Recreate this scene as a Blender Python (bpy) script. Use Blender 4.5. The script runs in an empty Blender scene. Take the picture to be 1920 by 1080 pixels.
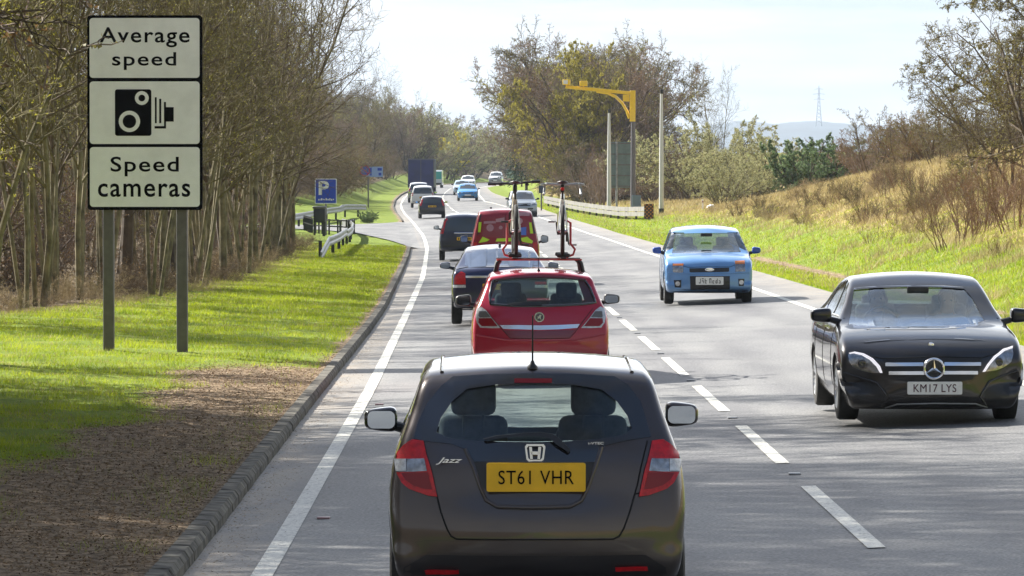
import bpy, bmesh, math, random
import numpy as np
from mathutils import Vector, Matrix, noise
from mathutils.bvhtree import BVHTree
R = math.radians
COL = bpy.context.scene.collection
SC = bpy.context.scene

# ------------------------------------------------------------------ camera, light, exposure
F = 8000.0; H = 2.46; HOR = 357.0
cam = bpy.data.cameras.new('camera'); cam.lens = 150; cam.sensor_width = 36
cam.clip_start = 0.5; cam.clip_end = 20000
camo = bpy.data.objects.new('camera', cam); COL.objects.link(camo)
camo.location = (0, 0, H); camo.rotation_euler = (math.pi/2 - math.atan((540-HOR)/F), 0, 0)
SC.camera = camo
SC.view_settings.view_transform = 'Standard'; SC.view_settings.look = 'None'
SC.view_settings.gamma = 1; SC.view_settings.exposure = 1.5

SUN_EL = 37.0
sd = Vector((1.0, -0.85, 0)).normalized() * math.cos(R(SUN_EL)); sd.z = -math.sin(R(SUN_EL))   # travel direction of the light
sun = bpy.data.lights.new('sun', 'SUN'); sun.energy = 5.0; sun.angle = R(0.5); sun.color = (1, .955, .87)
suno = bpy.data.objects.new('sun', sun); COL.objects.link(suno)
suno.rotation_euler = sd.to_track_quat('-Z', 'Y').to_euler()
W = bpy.data.worlds.new('World'); SC.world = W; W.use_nodes = True
nt = W.node_tree; nt.nodes.clear(); N = nt.nodes.new; Lk = nt.links.new
out = N('ShaderNodeOutputWorld'); bg = N('ShaderNodeBackground'); sky = N('ShaderNodeTexSky')
sky.sky_type = 'NISHITA'; sky.sun_disc = False; sky.sun_elevation = R(SUN_EL)
sky.sun_rotation = math.atan2(-sd.x, -sd.y); sky.dust_density = 1.5; sky.air_density = 1.0
tc = N('ShaderNodeTexCoord'); CLD = (.148, .17, .58, .40, .15)
sep = N('ShaderNodeSeparateXYZ'); Lk(tc.outputs['Generated'], sep.inputs[0])
def wramp(src, stops):
    c = N('ShaderNodeValToRGB'); e = c.color_ramp.elements
    while len(e) < len(stops): e.new(.5)
    for q, (p, v) in zip(e, stops): q.position = p; q.color = (v, v, v, 1)
    Lk(src, c.inputs[0]); return c.outputs[0]
def wnoise(scale, s, det, loc, rough=.5):
    mp = N('ShaderNodeMapping'); mp.inputs['Scale'].default_value = scale; mp.inputs['Location'].default_value = loc; Lk(tc.outputs['Generated'], mp.inputs[0])
    nz = N('ShaderNodeTexNoise'); nz.inputs['Scale'].default_value = s; nz.inputs['Detail'].default_value = det; nz.inputs['Roughness'].default_value = rough; Lk(mp.outputs[0], nz.inputs[0]); return nz.outputs[0]
def wmath(op, a, b):
    m = N('ShaderNodeMath'); m.operation = op; m.use_clamp = op == 'MULTIPLY'
    for k, x in enumerate((a, b)):
        if isinstance(x, (int, float)): m.inputs[k].default_value = x
        else: Lk(x, m.inputs[k])
    return m.outputs[0]
low = wramp(wnoise((9, 9, 46), 1.25, 7, (3.1, .4, 1.7), .5), ((.30, .97), (.54, 1)))       # cloud cover near the skyline
high = wramp(wnoise((2.2, 2.2, 5), 1.1, 5, (0, 0, 0)), ((.44, 0), (.62, .8)))                # broken cloud overhead
mr = N('ShaderNodeMapRange'); mr.inputs['From Min'].default_value = .28; mr.inputs['From Max'].default_value = .6; Lk(sep.outputs[2], mr.inputs[0])
mixf = N('ShaderNodeMix'); mixf.data_type = 'FLOAT'; Lk(mr.outputs[0], mixf.inputs[0]); Lk(low, mixf.inputs[2]); Lk(high, mixf.inputs[3])
ahead = N('ShaderNodeMapRange'); ahead.inputs['From Min'].default_value = -.35; ahead.inputs['From Max'].default_value = .35; ahead.inputs['To Min'].default_value = .30; Lk(sep.outputs[1], ahead.inputs[0])   # cloud ahead left bright; unseen cloud behind dimmed so facing surfaces reflect less
fac = mixf.outputs[0]
bright = wramp(sep.outputs[2], ((0, CLD[0]), (.035, CLD[1]), (.10, CLD[2]), (.35, CLD[3]), (.7, CLD[4])))
cc = N('ShaderNodeValToRGB'); cc.color_ramp.elements[0].position = .37; cc.color_ramp.elements[0].color = (.62, .71, .82, 1); cc.color_ramp.elements[1].position = .52; cc.color_ramp.elements[1].color = (1, 1, 1, 1)
Lk(wnoise((6, 6, 52), 1.0, 7, (8, 2, 5), .55), cc.inputs[0])
vm = N('ShaderNodeVectorMath'); vm.operation = 'SCALE'; Lk(cc.outputs[0], vm.inputs[0]); Lk(wmath('MULTIPLY', bright, ahead.outputs[0]), vm.inputs['Scale'])
vm2 = N('ShaderNodeVectorMath'); vm2.operation = 'SCALE'; Lk(vm.outputs[0], vm2.inputs[0]); vm2.inputs['Scale'].default_value = 20.0
mix = N('ShaderNodeMix'); mix.data_type = 'RGBA'
Lk(fac, mix.inputs[0]); Lk(sky.outputs[0], mix.inputs[6]); Lk(vm2.outputs[0], mix.inputs[7])
Lk(mix.outputs[2], bg.inputs[0]); bg.inputs[1].default_value = 0.075; Lk(bg.outputs[0], out.inputs[0])

# ------------------------------------------------------------------ helpers
def node_mat(name):
    m = bpy.data.materials.new(name); m.use_nodes = True; n = m.node_tree
    for x in list(n.nodes): n.nodes.remove(x)
    o = n.nodes.new('ShaderNodeOutputMaterial'); return m, n, o
def mat(name, col, rough=.6, metal=0, coat=0, var=.0, scale=8, spec=.5, bump=0, emit=None, col2=None, coords='Object'):
    m, n, o = node_mat(name); b = n.nodes.new('ShaderNodeBsdfPrincipled'); n.links.new(b.outputs[0], o.inputs[0])
    b.inputs['Base Color'].default_value = (*col, 1); b.inputs['Roughness'].default_value = rough
    b.inputs['Metallic'].default_value = metal; b.inputs['Coat Weight'].default_value = coat; b.inputs['Coat Roughness'].default_value = .04
    b.inputs['Specular IOR Level'].default_value = spec
    if emit: b.inputs['Emission Color'].default_value = (*emit[:3], 1); b.inputs['Emission Strength'].default_value = emit[3]
    if var or bump or col2:
        t = n.nodes.new('ShaderNodeTexCoord'); z = n.nodes.new('ShaderNodeTexNoise'); z.inputs['Scale'].default_value = scale; z.inputs['Detail'].default_value = 6
        z.inputs['Roughness'].default_value = .62
        n.links.new(t.outputs[coords], z.inputs[0])
        c = n.nodes.new('ShaderNodeValToRGB'); c.color_ramp.elements[0].position = .33; c.color_ramp.elements[1].position = .67
        a = tuple(x*(1-var) for x in col); bb = col2 if col2 else tuple(min(1, x*(1+var)) for x in col)
        c.color_ramp.elements[0].color = (*a, 1); c.color_ramp.elements[1].color = (*bb, 1)
        n.links.new(z.outputs[0], c.inputs[0]); n.links.new(c.outputs[0], b.inputs['Base Color'])
        if bump:
            bu = n.nodes.new('ShaderNodeBump'); bu.inputs['Strength'].default_value = bump; bu.inputs['Distance'].default_value = .02
            n.links.new(z.outputs[0], bu.inputs['Height']); n.links.new(bu.outputs[0], b.inputs['Normal'])
    return m
def paint(name, col, metal=.0, coat=1, rough=.35):
    """car paint: coloured base, clear coat, thin road dirt"""
    m, n, o = node_mat(name); b = n.nodes.new('ShaderNodeBsdfPrincipled'); n.links.new(b.outputs[0], o.inputs[0])
    b.inputs['Roughness'].default_value = rough; b.inputs['Metallic'].default_value = metal
    b.inputs['Coat Weight'].default_value = coat; b.inputs['Coat Roughness'].default_value = .05; b.inputs['Specular IOR Level'].default_value = .2
    t = n.nodes.new('ShaderNodeTexCoord'); z = n.nodes.new('ShaderNodeTexNoise'); z.inputs['Scale'].default_value = 2.6; z.inputs['Detail'].default_value = 7
    s = n.nodes.new('ShaderNodeSeparateXYZ'); r = n.nodes.new('ShaderNodeMapRange')
    r.inputs['From Min'].default_value = .95; r.inputs['From Max'].default_value = .15; r.inputs['To Min'].default_value = .02; r.inputs['To Max'].default_value = .5
    mu = n.nodes.new('ShaderNodeMath'); mu.operation = 'MULTIPLY'; mi = n.nodes.new('ShaderNodeMix'); mi.data_type = 'RGBA'
    n.links.new(t.outputs['Object'], z.inputs[0]); n.links.new(t.outputs['Object'], s.inputs[0]); n.links.new(s.outputs[2], r.inputs[0])
    n.links.new(r.outputs[0], mu.inputs[0]); n.links.new(z.outputs[0], mu.inputs[1]); n.links.new(mu.outputs[0], mi.inputs[0])
    mi.inputs[6].default_value = (*col, 1); mi.inputs[7].default_value = (.16, .14, .115, 1); n.links.new(mi.outputs[2], b.inputs['Base Color'])
    return m
def glass(name, tint=(.72, .8, .78), fac=1.0, dark=0.0):
    """window glass: fresnel reflection over tinted see-through"""
    m, n, o = node_mat(name)
    tr = n.nodes.new('ShaderNodeBsdfTransparent'); tr.inputs[0].default_value = (*tint, 1)
    gl = n.nodes.new('ShaderNodeBsdfGlossy'); gl.inputs['Roughness'].default_value = .03; gl.inputs[0].default_value = (.95, .97, 1, 1)
    lw = n.nodes.new('ShaderNodeLayerWeight'); pw = n.nodes.new('ShaderNodeMath'); pw.operation = 'POWER'; pw.inputs[1].default_value = 4.5; n.links.new(lw.outputs['Facing'], pw.inputs[0])
    fr = n.nodes.new('ShaderNodeMath'); fr.operation = 'MULTIPLY_ADD'; fr.inputs[1].default_value = .9; fr.inputs[2].default_value = .035; n.links.new(pw.outputs[0], fr.inputs[0])
    ml = n.nodes.new('ShaderNodeMath'); ml.operation = 'MULTIPLY'; ml.inputs[1].default_value = fac; ml.use_clamp = True
    mx = n.nodes.new('ShaderNodeMixShader')
    n.links.new(fr.outputs[0], ml.inputs[0]); n.links.new(ml.outputs[0], mx.inputs[0]); n.links.new(tr.outputs[0], mx.inputs[1]); n.links.new(gl.outputs[0], mx.inputs[2])
    n.links.new(mx.outputs[0], o.inputs[0]); return m
def leafmat(name, c1, c2, trans=.4, scale=3., rough=.6):
    m, n, o = node_mat(name)
    d = n.nodes.new('ShaderNodeBsdfPrincipled'); d.inputs['Roughness'].default_value = rough; d.inputs['Specular IOR Level'].default_value = .25
    t = n.nodes.new('ShaderNodeBsdfTranslucent'); mx = n.nodes.new('ShaderNodeMixShader'); mx.inputs[0].default_value = trans
    tcx = n.nodes.new('ShaderNodeNewGeometry'); z = n.nodes.new('ShaderNodeTexNoise'); z.inputs['Scale'].default_value = scale; z.inputs['Detail'].default_value = 5
    c = n.nodes.new('ShaderNodeValToRGB'); c.color_ramp.elements[0].position = .36; c.color_ramp.elements[1].position = .64
    c.color_ramp.elements[0].color = (*c1, 1); c.color_ramp.elements[1].color = (*c2, 1)
    n.links.new(tcx.outputs['Position'], z.inputs[0]); n.links.new(z.outputs[0], c.inputs[0])
    n.links.new(c.outputs[0], d.inputs['Base Color']); n.links.new(c.outputs[0], t.inputs[0])
    n.links.new(d.outputs[0], mx.inputs[1]); n.links.new(t.outputs[0], mx.inputs[2]); n.links.new(mx.outputs[0], o.inputs[0]); return m

def mesh_obj(name, verts, faces, m, parent=None, smooth=False, mi=None):
    me = bpy.data.meshes.new(name); me.from_pydata([tuple(v) for v in verts], [], faces)
    for x in (m if isinstance(m, (list, tuple)) else [m]): me.materials.append(x)
    if mi is not None: me.polygons.foreach_set('material_index', mi)
    if smooth: me.polygons.foreach_set('use_smooth', [True]*len(me.polygons))
    me.update(); o = bpy.data.objects.new(name, me); COL.objects.link(o)
    if parent: o.parent = parent
    return o
def tris_obj(name, P, m, parent=None, mi=None):
    """fast triangle soup: P (n,3,3)"""
    n = len(P); me = bpy.data.meshes.new(name); me.vertices.add(n*3); me.vertices.foreach_set('co', np.asarray(P, np.float32).ravel())
    me.loops.add(n*3); me.loops.foreach_set('vertex_index', np.arange(n*3, dtype=np.int32))
    me.polygons.add(n); me.polygons.foreach_set('loop_start', np.arange(0, n*3, 3, dtype=np.int32))
    for x in (m if isinstance(m, (list, tuple)) else [m]): me.materials.append(x)
    if mi is not None: me.polygons.foreach_set('material_index', np.asarray(mi, np.int32))
    me.update(calc_edges=True); o = bpy.data.objects.new(name, me); COL.objects.link(o)
    if parent: o.parent = parent
    return o
def tag(o, label=None, cat=None, group=None, kind=None):
    if label: o['label'] = label
    if cat: o['category'] = cat
    if group: o['group'] = group
    if kind: o['kind'] = kind
    return o
def thing(name, label, cat, loc=(0,0,0), rz=0, group=None, scale=1):
    o = bpy.data.objects.new(name, None); COL.objects.link(o); o.location = loc; o.rotation_euler = (0, 0, rz)
    o.scale = (scale,)*3; o.empty_display_size = .2
    return tag(o, label, cat, group)
def copy_thing(o, loc, rz, scale=None, label=None, group=None):
    c = o.copy(); COL.objects.link(c); c.location = loc
    if 'group' in c: del c['group']; c.rotation_euler = (0, 0, rz)
    if scale: c.scale = scale if isinstance(scale, tuple) else (scale,)*3
    if label: c['label'] = label
    if group: c['group'] = group
    for ch in o.children:
        d = ch.copy(); COL.objects.link(d); d.parent = c
        for g in ch.children:
            e = g.copy(); COL.objects.link(e); e.parent = d
    return c
class MB:
    def __init__(s): s.v = []; s.f = []
    def add(s, v, f):
        b = len(s.v); s.v += [tuple(x) for x in v]; s.f += [tuple(i+b for i in q) for q in f]
    def box(s, c, d, rot=None, bev=0):
        bm = bmesh.new(); bmesh.ops.create_cube(bm, size=1); bmesh.ops.scale(bm, vec=d, verts=bm.verts)
        if bev: bmesh.ops.bevel(bm, geom=bm.edges[:], offset=bev, segments=3, affect='EDGES', profile=.5)
        M = Matrix.Translation(c) @ (rot.to_4x4() if rot else Matrix()); bm.transform(M); bm.verts.index_update()
        s.add([v.co for v in bm.verts], [[v.index for v in f.verts] for f in bm.faces]); bm.free()
    def tube(s, pts, r, n=8, cap=True):
        pts = [Vector(p) for p in pts]; rs = r if isinstance(r, (list, tuple)) else [r]*len(pts); vs = []; fs = []
        up = None
        for i, p in enumerate(pts):
            d = (pts[min(i+1, len(pts)-1)] - pts[max(i-1, 0)]).normalized()
            if up is None: a = d.orthogonal().normalized()
            else: a = (up - d*up.dot(d)).normalized()
            up = a; b = d.cross(a)
            for k in range(n):
                t = 2*math.pi*k/n; vs.append(p + a*math.cos(t)*rs[i] + b*math.sin(t)*rs[i])
        for i in range(len(pts)-1):
            for k in range(n): fs.append((i*n+k, i*n+(k+1) % n, (i+1)*n+(k+1) % n, (i+1)*n+k))
        if cap: fs.append(tuple(range(n-1, -1, -1))); fs.append(tuple((len(pts)-1)*n+k for k in range(n)))
        s.add(vs, fs)
    def lathe(s, prof, n=32, axis='x', c=(0,0,0)):
        """prof: list of (along, radius) closed or open"""
        vs = []; fs = []
        for a, r in prof:
            for k in range(n):
                t = 2*math.pi*k/n; x = (a, r*math.cos(t), r*math.sin(t))
                if axis == 'z': x = (x[1], x[2], x[0])
                if axis == 'y': x = (x[1], x[0], x[2])
                vs.append((x[0]+c[0], x[1]+c[1], x[2]+c[2]))
        for i in range(len(prof)-1):
            for k in range(n): fs.append((i*n+k, i*n+(k+1) % n, (i+1)*n+(k+1) % n, (i+1)*n+k))
        s.add(vs, fs)
    def prism(s, pts, d0, d1, axis='y'):
        """pts 2D outline extruded along axis; y: (x,z), x: (y,z), z: (x,y)"""
        n = len(pts)
        def P(p, d): return {'y': (p[0], d, p[1]), 'x': (d, p[0], p[1]), 'z': (p[0], p[1], d)}[axis]
        s.add([P(p, d0) for p in pts]+[P(p, d1) for p in pts],
              [tuple(range(n)), tuple(range(2*n-1, n-1, -1))]+[(i, i+n, (i+1) % n+n, (i+1) % n) for i in range(n)])
    def build(s, name, m, parent=None, smooth=False):
        o = mesh_obj(name, s.v, s.f, m, parent, False)
        bm = bmesh.new(); bm.from_mesh(o.data); bmesh.ops.recalc_face_normals(bm, faces=bm.faces); 
        if smooth:
            for f in bm.faces: f.smooth = True
            for e in bm.edges:
                if len(e.link_faces) == 2 and e.calc_face_angle() > .7: e.smooth = False
        bm.to_mesh(o.data); bm.free(); return o
def rrect(cx, cy, w, h, r, n=5):
    o = []
    for sx, sy, a0 in ((1,1,0),(-1,1,90),(-1,-1,180),(1,-1,270)):
        for k in range(n+1):
            a = R(a0+90*k/n); o.append((cx+sx*(w/2-r)+r*math.cos(a), cy+sy*(h/2-r)+r*math.sin(a)))
    return o
def text_mesh(s, size, bold=0, ext=.002, sx=1, shear=0, space=1):
    c = bpy.data.curves.new('t', 'FONT'); c.body = s; c.size = size; c.extrude = ext; c.offset = bold; c.align_x = 'CENTER'; c.align_y = 'CENTER'
    c.shear = shear; c.space_character = space; c.resolution_u = 4
    o = bpy.data.objects.new('t', c); COL.objects.link(o); bpy.context.view_layer.update()
    me = bpy.data.meshes.new_from_object(o.evaluated_get(bpy.context.evaluated_depsgraph_get()))
    bpy.data.objects.remove(o); bpy.data.curves.remove(c)
    v = [(p.co.x*sx, p.co.y, p.co.z) for p in me.vertices]; f = [tuple(p.vertices) for p in me.polygons]
    bpy.data.meshes.remove(me); return v, f
def text_part(name, s, w, h, m, parent, loc, face='-y', bold=0, shear=0, space=1, ext=.002):
    """lettering fitted to width w and height h (of the whole ink), standing upright, read from -y or +y"""
    v, f = text_mesh(s, 1, bold, ext, 1, shear, space)
    xs = [p[0] for p in v]; ys = [p[1] for p in v]; kx = w/(max(xs)-min(xs)); ky = h/(max(ys)-min(ys)); cx = (max(xs)+min(xs))/2; cy = (max(ys)+min(ys))/2
    sg = 1 if face == '-y' else -1
    vv = [(loc[0]+sg*(p[0]-cx)*kx, loc[1]-sg*p[2], loc[2]+(p[1]-cy)*ky) for p in v]
    return mesh_obj(name, vv, f, m, parent)

# ------------------------------------------------------------------ road geometry (metres; centre line, edges, heights along the view)
ZY = [0,150,200,240,276,320,364,420,480,571,640,720,900]; ZZ = [0,0,.13,.38,.70,1.13,1.55,2.12,2.72,3.3,3.6,3.8,4.0]
CYs = [-20,30,60,90,125,160,200,250,300,340,385,430,480,520,571,640,720,800,900]
CXs = [2.8,2.40,2.17,1.9,1.55,1.1,.25,-1.75,-4.1,-5.25,-6.3,-6.75,-6.85,-6.1,-4,0,6,14,30]
LYs = [-20,30,55,90,125,155,181,202,220,248,273,295,318,345,382,410,433,480,520,571,640,720,800,900]
LXs = [-1.5,-1.66,-1.82,-2.2,-2.62,-3.14,-3.6,-4.1,-4.6,-5.57,-6.5,-7.4,-8.2,-9,-9.7,-10.05,-10.25,-10.3,-9.6,-7.5,-3.5,2.5,10.5,26.5]
KYs = [-20,30,50,66,78,93,127,163,183,264,282,300,330,370,405,438,480,520,571,640,720,800,900]
KXs = [-2.2,-2.25,-2.43,-2.54,-2.62,-2.78,-3.35,-3.97,-4.36,-6.75,-7.4,-8.15,-9.15,-10.1,-10.55,-10.65,-10.7,-10.1,-8,-4,2,10,26]
RYs = [-20,49,77,97,146,166,192,222,268,300,345,410,487,520,571,640,720,800,900]
RXs = [6.2,5.85,5.62,5.43,4.88,4.5,4.0,3.1,1.4,.0,-2.2,-3.2,-3.7,-3,-1,3,9,17,33]
GYs = [-20,58,86,113,163,191,216,242,281,331,390,440,487,520,571,640,720,800,900]
GXs = [7.6,7.0,6.7,6.45,5.75,5.2,4.55,3.7,2.3,.8,-.9,-2.2,-2.9,-2.2,-.2,3.8,10,18,34]
def smooth_curve(xs, ys):
    g = np.arange(xs[0], xs[-1]+.5, .5); v = np.interp(g, xs, ys)
    k = np.hanning(31); k /= k.sum(); p = np.pad(v, 15, mode='reflect', reflect_type='odd'); return g, np.convolve(p, k, 'valid')
_c = {n: smooth_curve(a, b) for n, (a, b) in dict(Z=(ZY,ZZ), C=(CYs,CXs), L=(LYs,LXs), K=(KYs,KXs), R=(RYs,RXs), G=(GYs,GXs)).items()}
def cv(n, y): return np.interp(y, *_c[n])
def zg(X, y):   # road surface with its crossfall
    return cv('Z', y) + .045*np.clip((420-y)/90, 0, 1)*(np.clip(X-cv('C', y), -7, 7)+2)
GRY = [0,40,160,200,240,300,380,420,520,700,900]; GRG = [.33,.33,.33,.27,.13,.06,.08,.3,.34,.25,.2]
GLY = [0,255,300,350,520,700,900]; GLG = [.0,.0,.22,.36,.36,.3,.25]
def left_h(u, y):
    kf = np.where((y > 183) & (y < 264), 0.0, 1.0)
    h = .1*kf*np.clip(u/.05, 0, 1) + .028*np.clip(u, 0, 6) + np.interp(y, GLY, GLG)*np.clip(u-2, 0, 13) + .05*np.clip(u-7, 0, 30)
    return h
def right_h(v, y):
    return .02*np.clip(v, 0, 2) + np.interp(y, GRY, GRG)*np.clip(v-1.6, 0, 11)*np.clip((v-1)/1.5, 0, 1) + .012*np.clip(v-12, 0, 60)
def gh(X, y):
    """ground height anywhere"""
    K = cv('K', y); G = cv('G', y)
    if X < K: return float(zg(K, y) + left_h(K-X, y))
    if X > G: return float(zg(G, y) + right_h(X-G, y))
    return float(zg(X, y))
def gh_np(X, Y):
    K = cv('K', Y); G = cv('G', Y)
    return np.where(X < K, zg(K, Y)+left_h(np.maximum(K-X, 0), Y), np.where(X > G, zg(G, Y)+right_h(np.maximum(X-G, 0), Y), zg(X, Y)))
def heading(y): return math.atan2(-(cv('C', y+4)-cv('C', y-4)), 8)
def mudmask(X, Y):
    """bare earth patch between kerb and grass beside the big sign"""
    nn = .35*np.sin(Y*.9+X*1.3)+.25*np.sin(Y*2.3-X*2.1)+.3*np.sin(Y*.37)
    a = np.clip((X+4.55+nn*.5)/.7, 0, 1)*np.clip((61.5+nn*1.5-Y)/3, 0, 1)
    K = cv('K', Y); b = np.clip(1-(K-X)/(.55+.25*nn), 0, 1)*.9
    c = np.exp(-((Y-42)/9)**2)*np.clip(1-(K-X)/.9, 0, 1)
    return np.clip(np.maximum(a*(1-.5*c), b), 0, 1)

# ------------------------------------------------------------------ ground sheet
def ground_mat():
    m, n, o = node_mat('ground_grass_and_earth'); b = n.nodes.new('ShaderNodeBsdfPrincipled'); n.links.new(b.outputs[0], o.inputs[0])
    b.inputs['Roughness'].default_value = .95; b.inputs['Specular IOR Level'].default_value = .15
    g = n.nodes.new('ShaderNodeNewGeometry')
    def nz(s, d=6):
        z = n.nodes.new('ShaderNodeTexNoise'); z.inputs['Scale'].default_value = s; z.inputs['Detail'].default_value = d; z.inputs['Roughness'].default_value = .65
        n.links.new(g.outputs['Position'], z.inputs[0]); return z
    def ramp(src, p0, c0, p1, c1):
        c = n.nodes.new('ShaderNodeValToRGB'); c.color_ramp.elements[0].position = p0; c.color_ramp.elements[0].color = (*c0, 1)
        c.color_ramp.elements[1].position = p1; c.color_ramp.elements[1].color = (*c1, 1); n.links.new(src, c.inputs[0]); return c.outputs[0]
    def mx(f, a, b_):
        q = n.nodes.new('ShaderNodeMix'); q.data_type = 'RGBA'; n.links.new(f, q.inputs[0]); n.links.new(a, q.inputs[6]); n.links.new(b_, q.inputs[7]); return q.outputs[2]
    grass = ramp(nz(1.6).outputs[0], .3, (.10,.16,.015), .7, (.20,.25,.03))
    mudc = ramp(nz(7, 9).outputs[0], .36, (.07,.048,.028), .66, (.42,.31,.20))
    straw = ramp(nz(1.1, 8).outputs[0], .35, (.14,.13,.035), .65, (.42,.30,.13))
    litter = ramp(nz(3, 8).outputs[0], .35, (.05,.035,.02), .65, (.17,.125,.07))
    def att(nm):
        a = n.nodes.new('ShaderNodeAttribute'); a.attribute_name = nm; a.attribute_type = 'GEOMETRY'
        z = nz(2.3); ad = n.nodes.new('ShaderNodeMath'); ad.operation = 'ADD'; mu = n.nodes.new('ShaderNodeMapRange')
        mu.inputs['From Min'].default_value = .8; mu.inputs['From Max'].default_value = 1.1
        n.links.new(a.outputs['Fac'], ad.inputs[0]); n.links.new(z.outputs[0], ad.inputs[1]); n.links.new(ad.outputs[0], mu.inputs[0]); return mu.outputs[0]
    c = mx(att('straw'), grass, straw); c = mx(att('litter'), c, litter); c = mx(att('mud'), c, mudc)
    n.links.new(c, b.inputs['Base Color'])
    bu = n.nodes.new('ShaderNodeBump'); bu.inputs['Strength'].default_value = .9; bu.inputs['Distance'].default_value = .07
    n.links.new(nz(9, 8).outputs[0], bu.inputs['Height']); n.links.new(bu.outputs[0], b.inputs['Normal'])
    return m
GM = ground_mat()
EYs = [70,78,84,92,112,150,184,200,230,270,300,350,520,600,900]; EXs = [-11,-9.7,-8.5,-7.9,-7.3,-7.9,-9.1,-10.8,-15,-15,-14.6,-14,-14.5,-13,20]   # front of the left wood
def wood_edge(y): return np.interp(y, EYs, EXs)
ys = np.concatenate([[-420, -340, -260, -190, -130, -80, -40], np.arange(-15, 24, 3), np.arange(24, 80, .4), np.arange(80, 130, 1), np.arange(130, 300, 2), np.arange(300, 620, 5), np.arange(620, 900, 12), [900, 1200, 1800, 2600, 3600, 4800, 6500, 9000]])
us = np.concatenate([[0, .05, .12], np.arange(.3, 6, .25), np.arange(6, 16, 1), [16, 20, 26, 36, 50, 75, 120, 200, 400, 900, 2000, 4500]])
rows = []
for y in ys:
    yy = max(-15, min(y, 899)); K = float(cv('K', yy)); G = float(cv('G', yy))
    xl = K-us[::-1]; xm = np.linspace(K, G, 6)[1:-1]; xr = G+us
    X = np.concatenate([xl, xm, xr]); z = gh_np(X, np.full_like(X, yy)); z[len(us):len(us)+4] -= .03; z[len(us)-1] -= .03; z[len(us)+4] -= .03
    far = max(0, y-900); z = z - far*.004 + max(0, -60-y)*.11  # ground behind the camera climbs into an added, unseen hill that darkens reflections
    amp = np.where((X < K-.15) | (X > G+.3), .035, 0)
    z = z + amp*np.array([noise.noise(Vector((x*1.3, y*.9, 0)))+.5*noise.noise(Vector((x*4, y*3, 3))) for x in X])
    rows.append(np.stack([X, np.full_like(X, y), z], 1))
rows = np.array(rows); nr, nc = rows.shape[:2]; V = rows.reshape(-1, 3)
idx = np.arange(nr*nc).reshape(nr, nc)
Fq = np.stack([idx[:-1,:-1], idx[:-1,1:], idx[1:,1:], idx[1:,:-1]], -1).reshape(-1, 4)
ground = mesh_obj('ground', V, Fq.tolist(), GM, smooth=True); tag(ground, kind='structure')
Xa, Ya = V[:,0], V[:,1]; Gv = Xa-cv('G', Ya)
for nm, val in (('mud', np.maximum(mudmask(Xa, Ya)*(Xa < cv('K', Ya)+.1),
                                  np.exp(-((Gv-1.35)/.4)**2)*((Ya > 70) & (Ya < 140)))),
                ('litter', np.clip((wood_edge(Ya)-Xa+.4)/1.2, 0, 1)*(Xa < 0)),
                ('straw', np.clip((Gv-3.0)/3, 0, .95)*(Ya < 420)+.25*(Ya > 250)+np.clip((-Gv), 0, 1)*0)):
    a = ground.data.attributes.new(nm, 'FLOAT', 'POINT'); a.data.foreach_set('value', np.asarray(val, np.float32))

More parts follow.
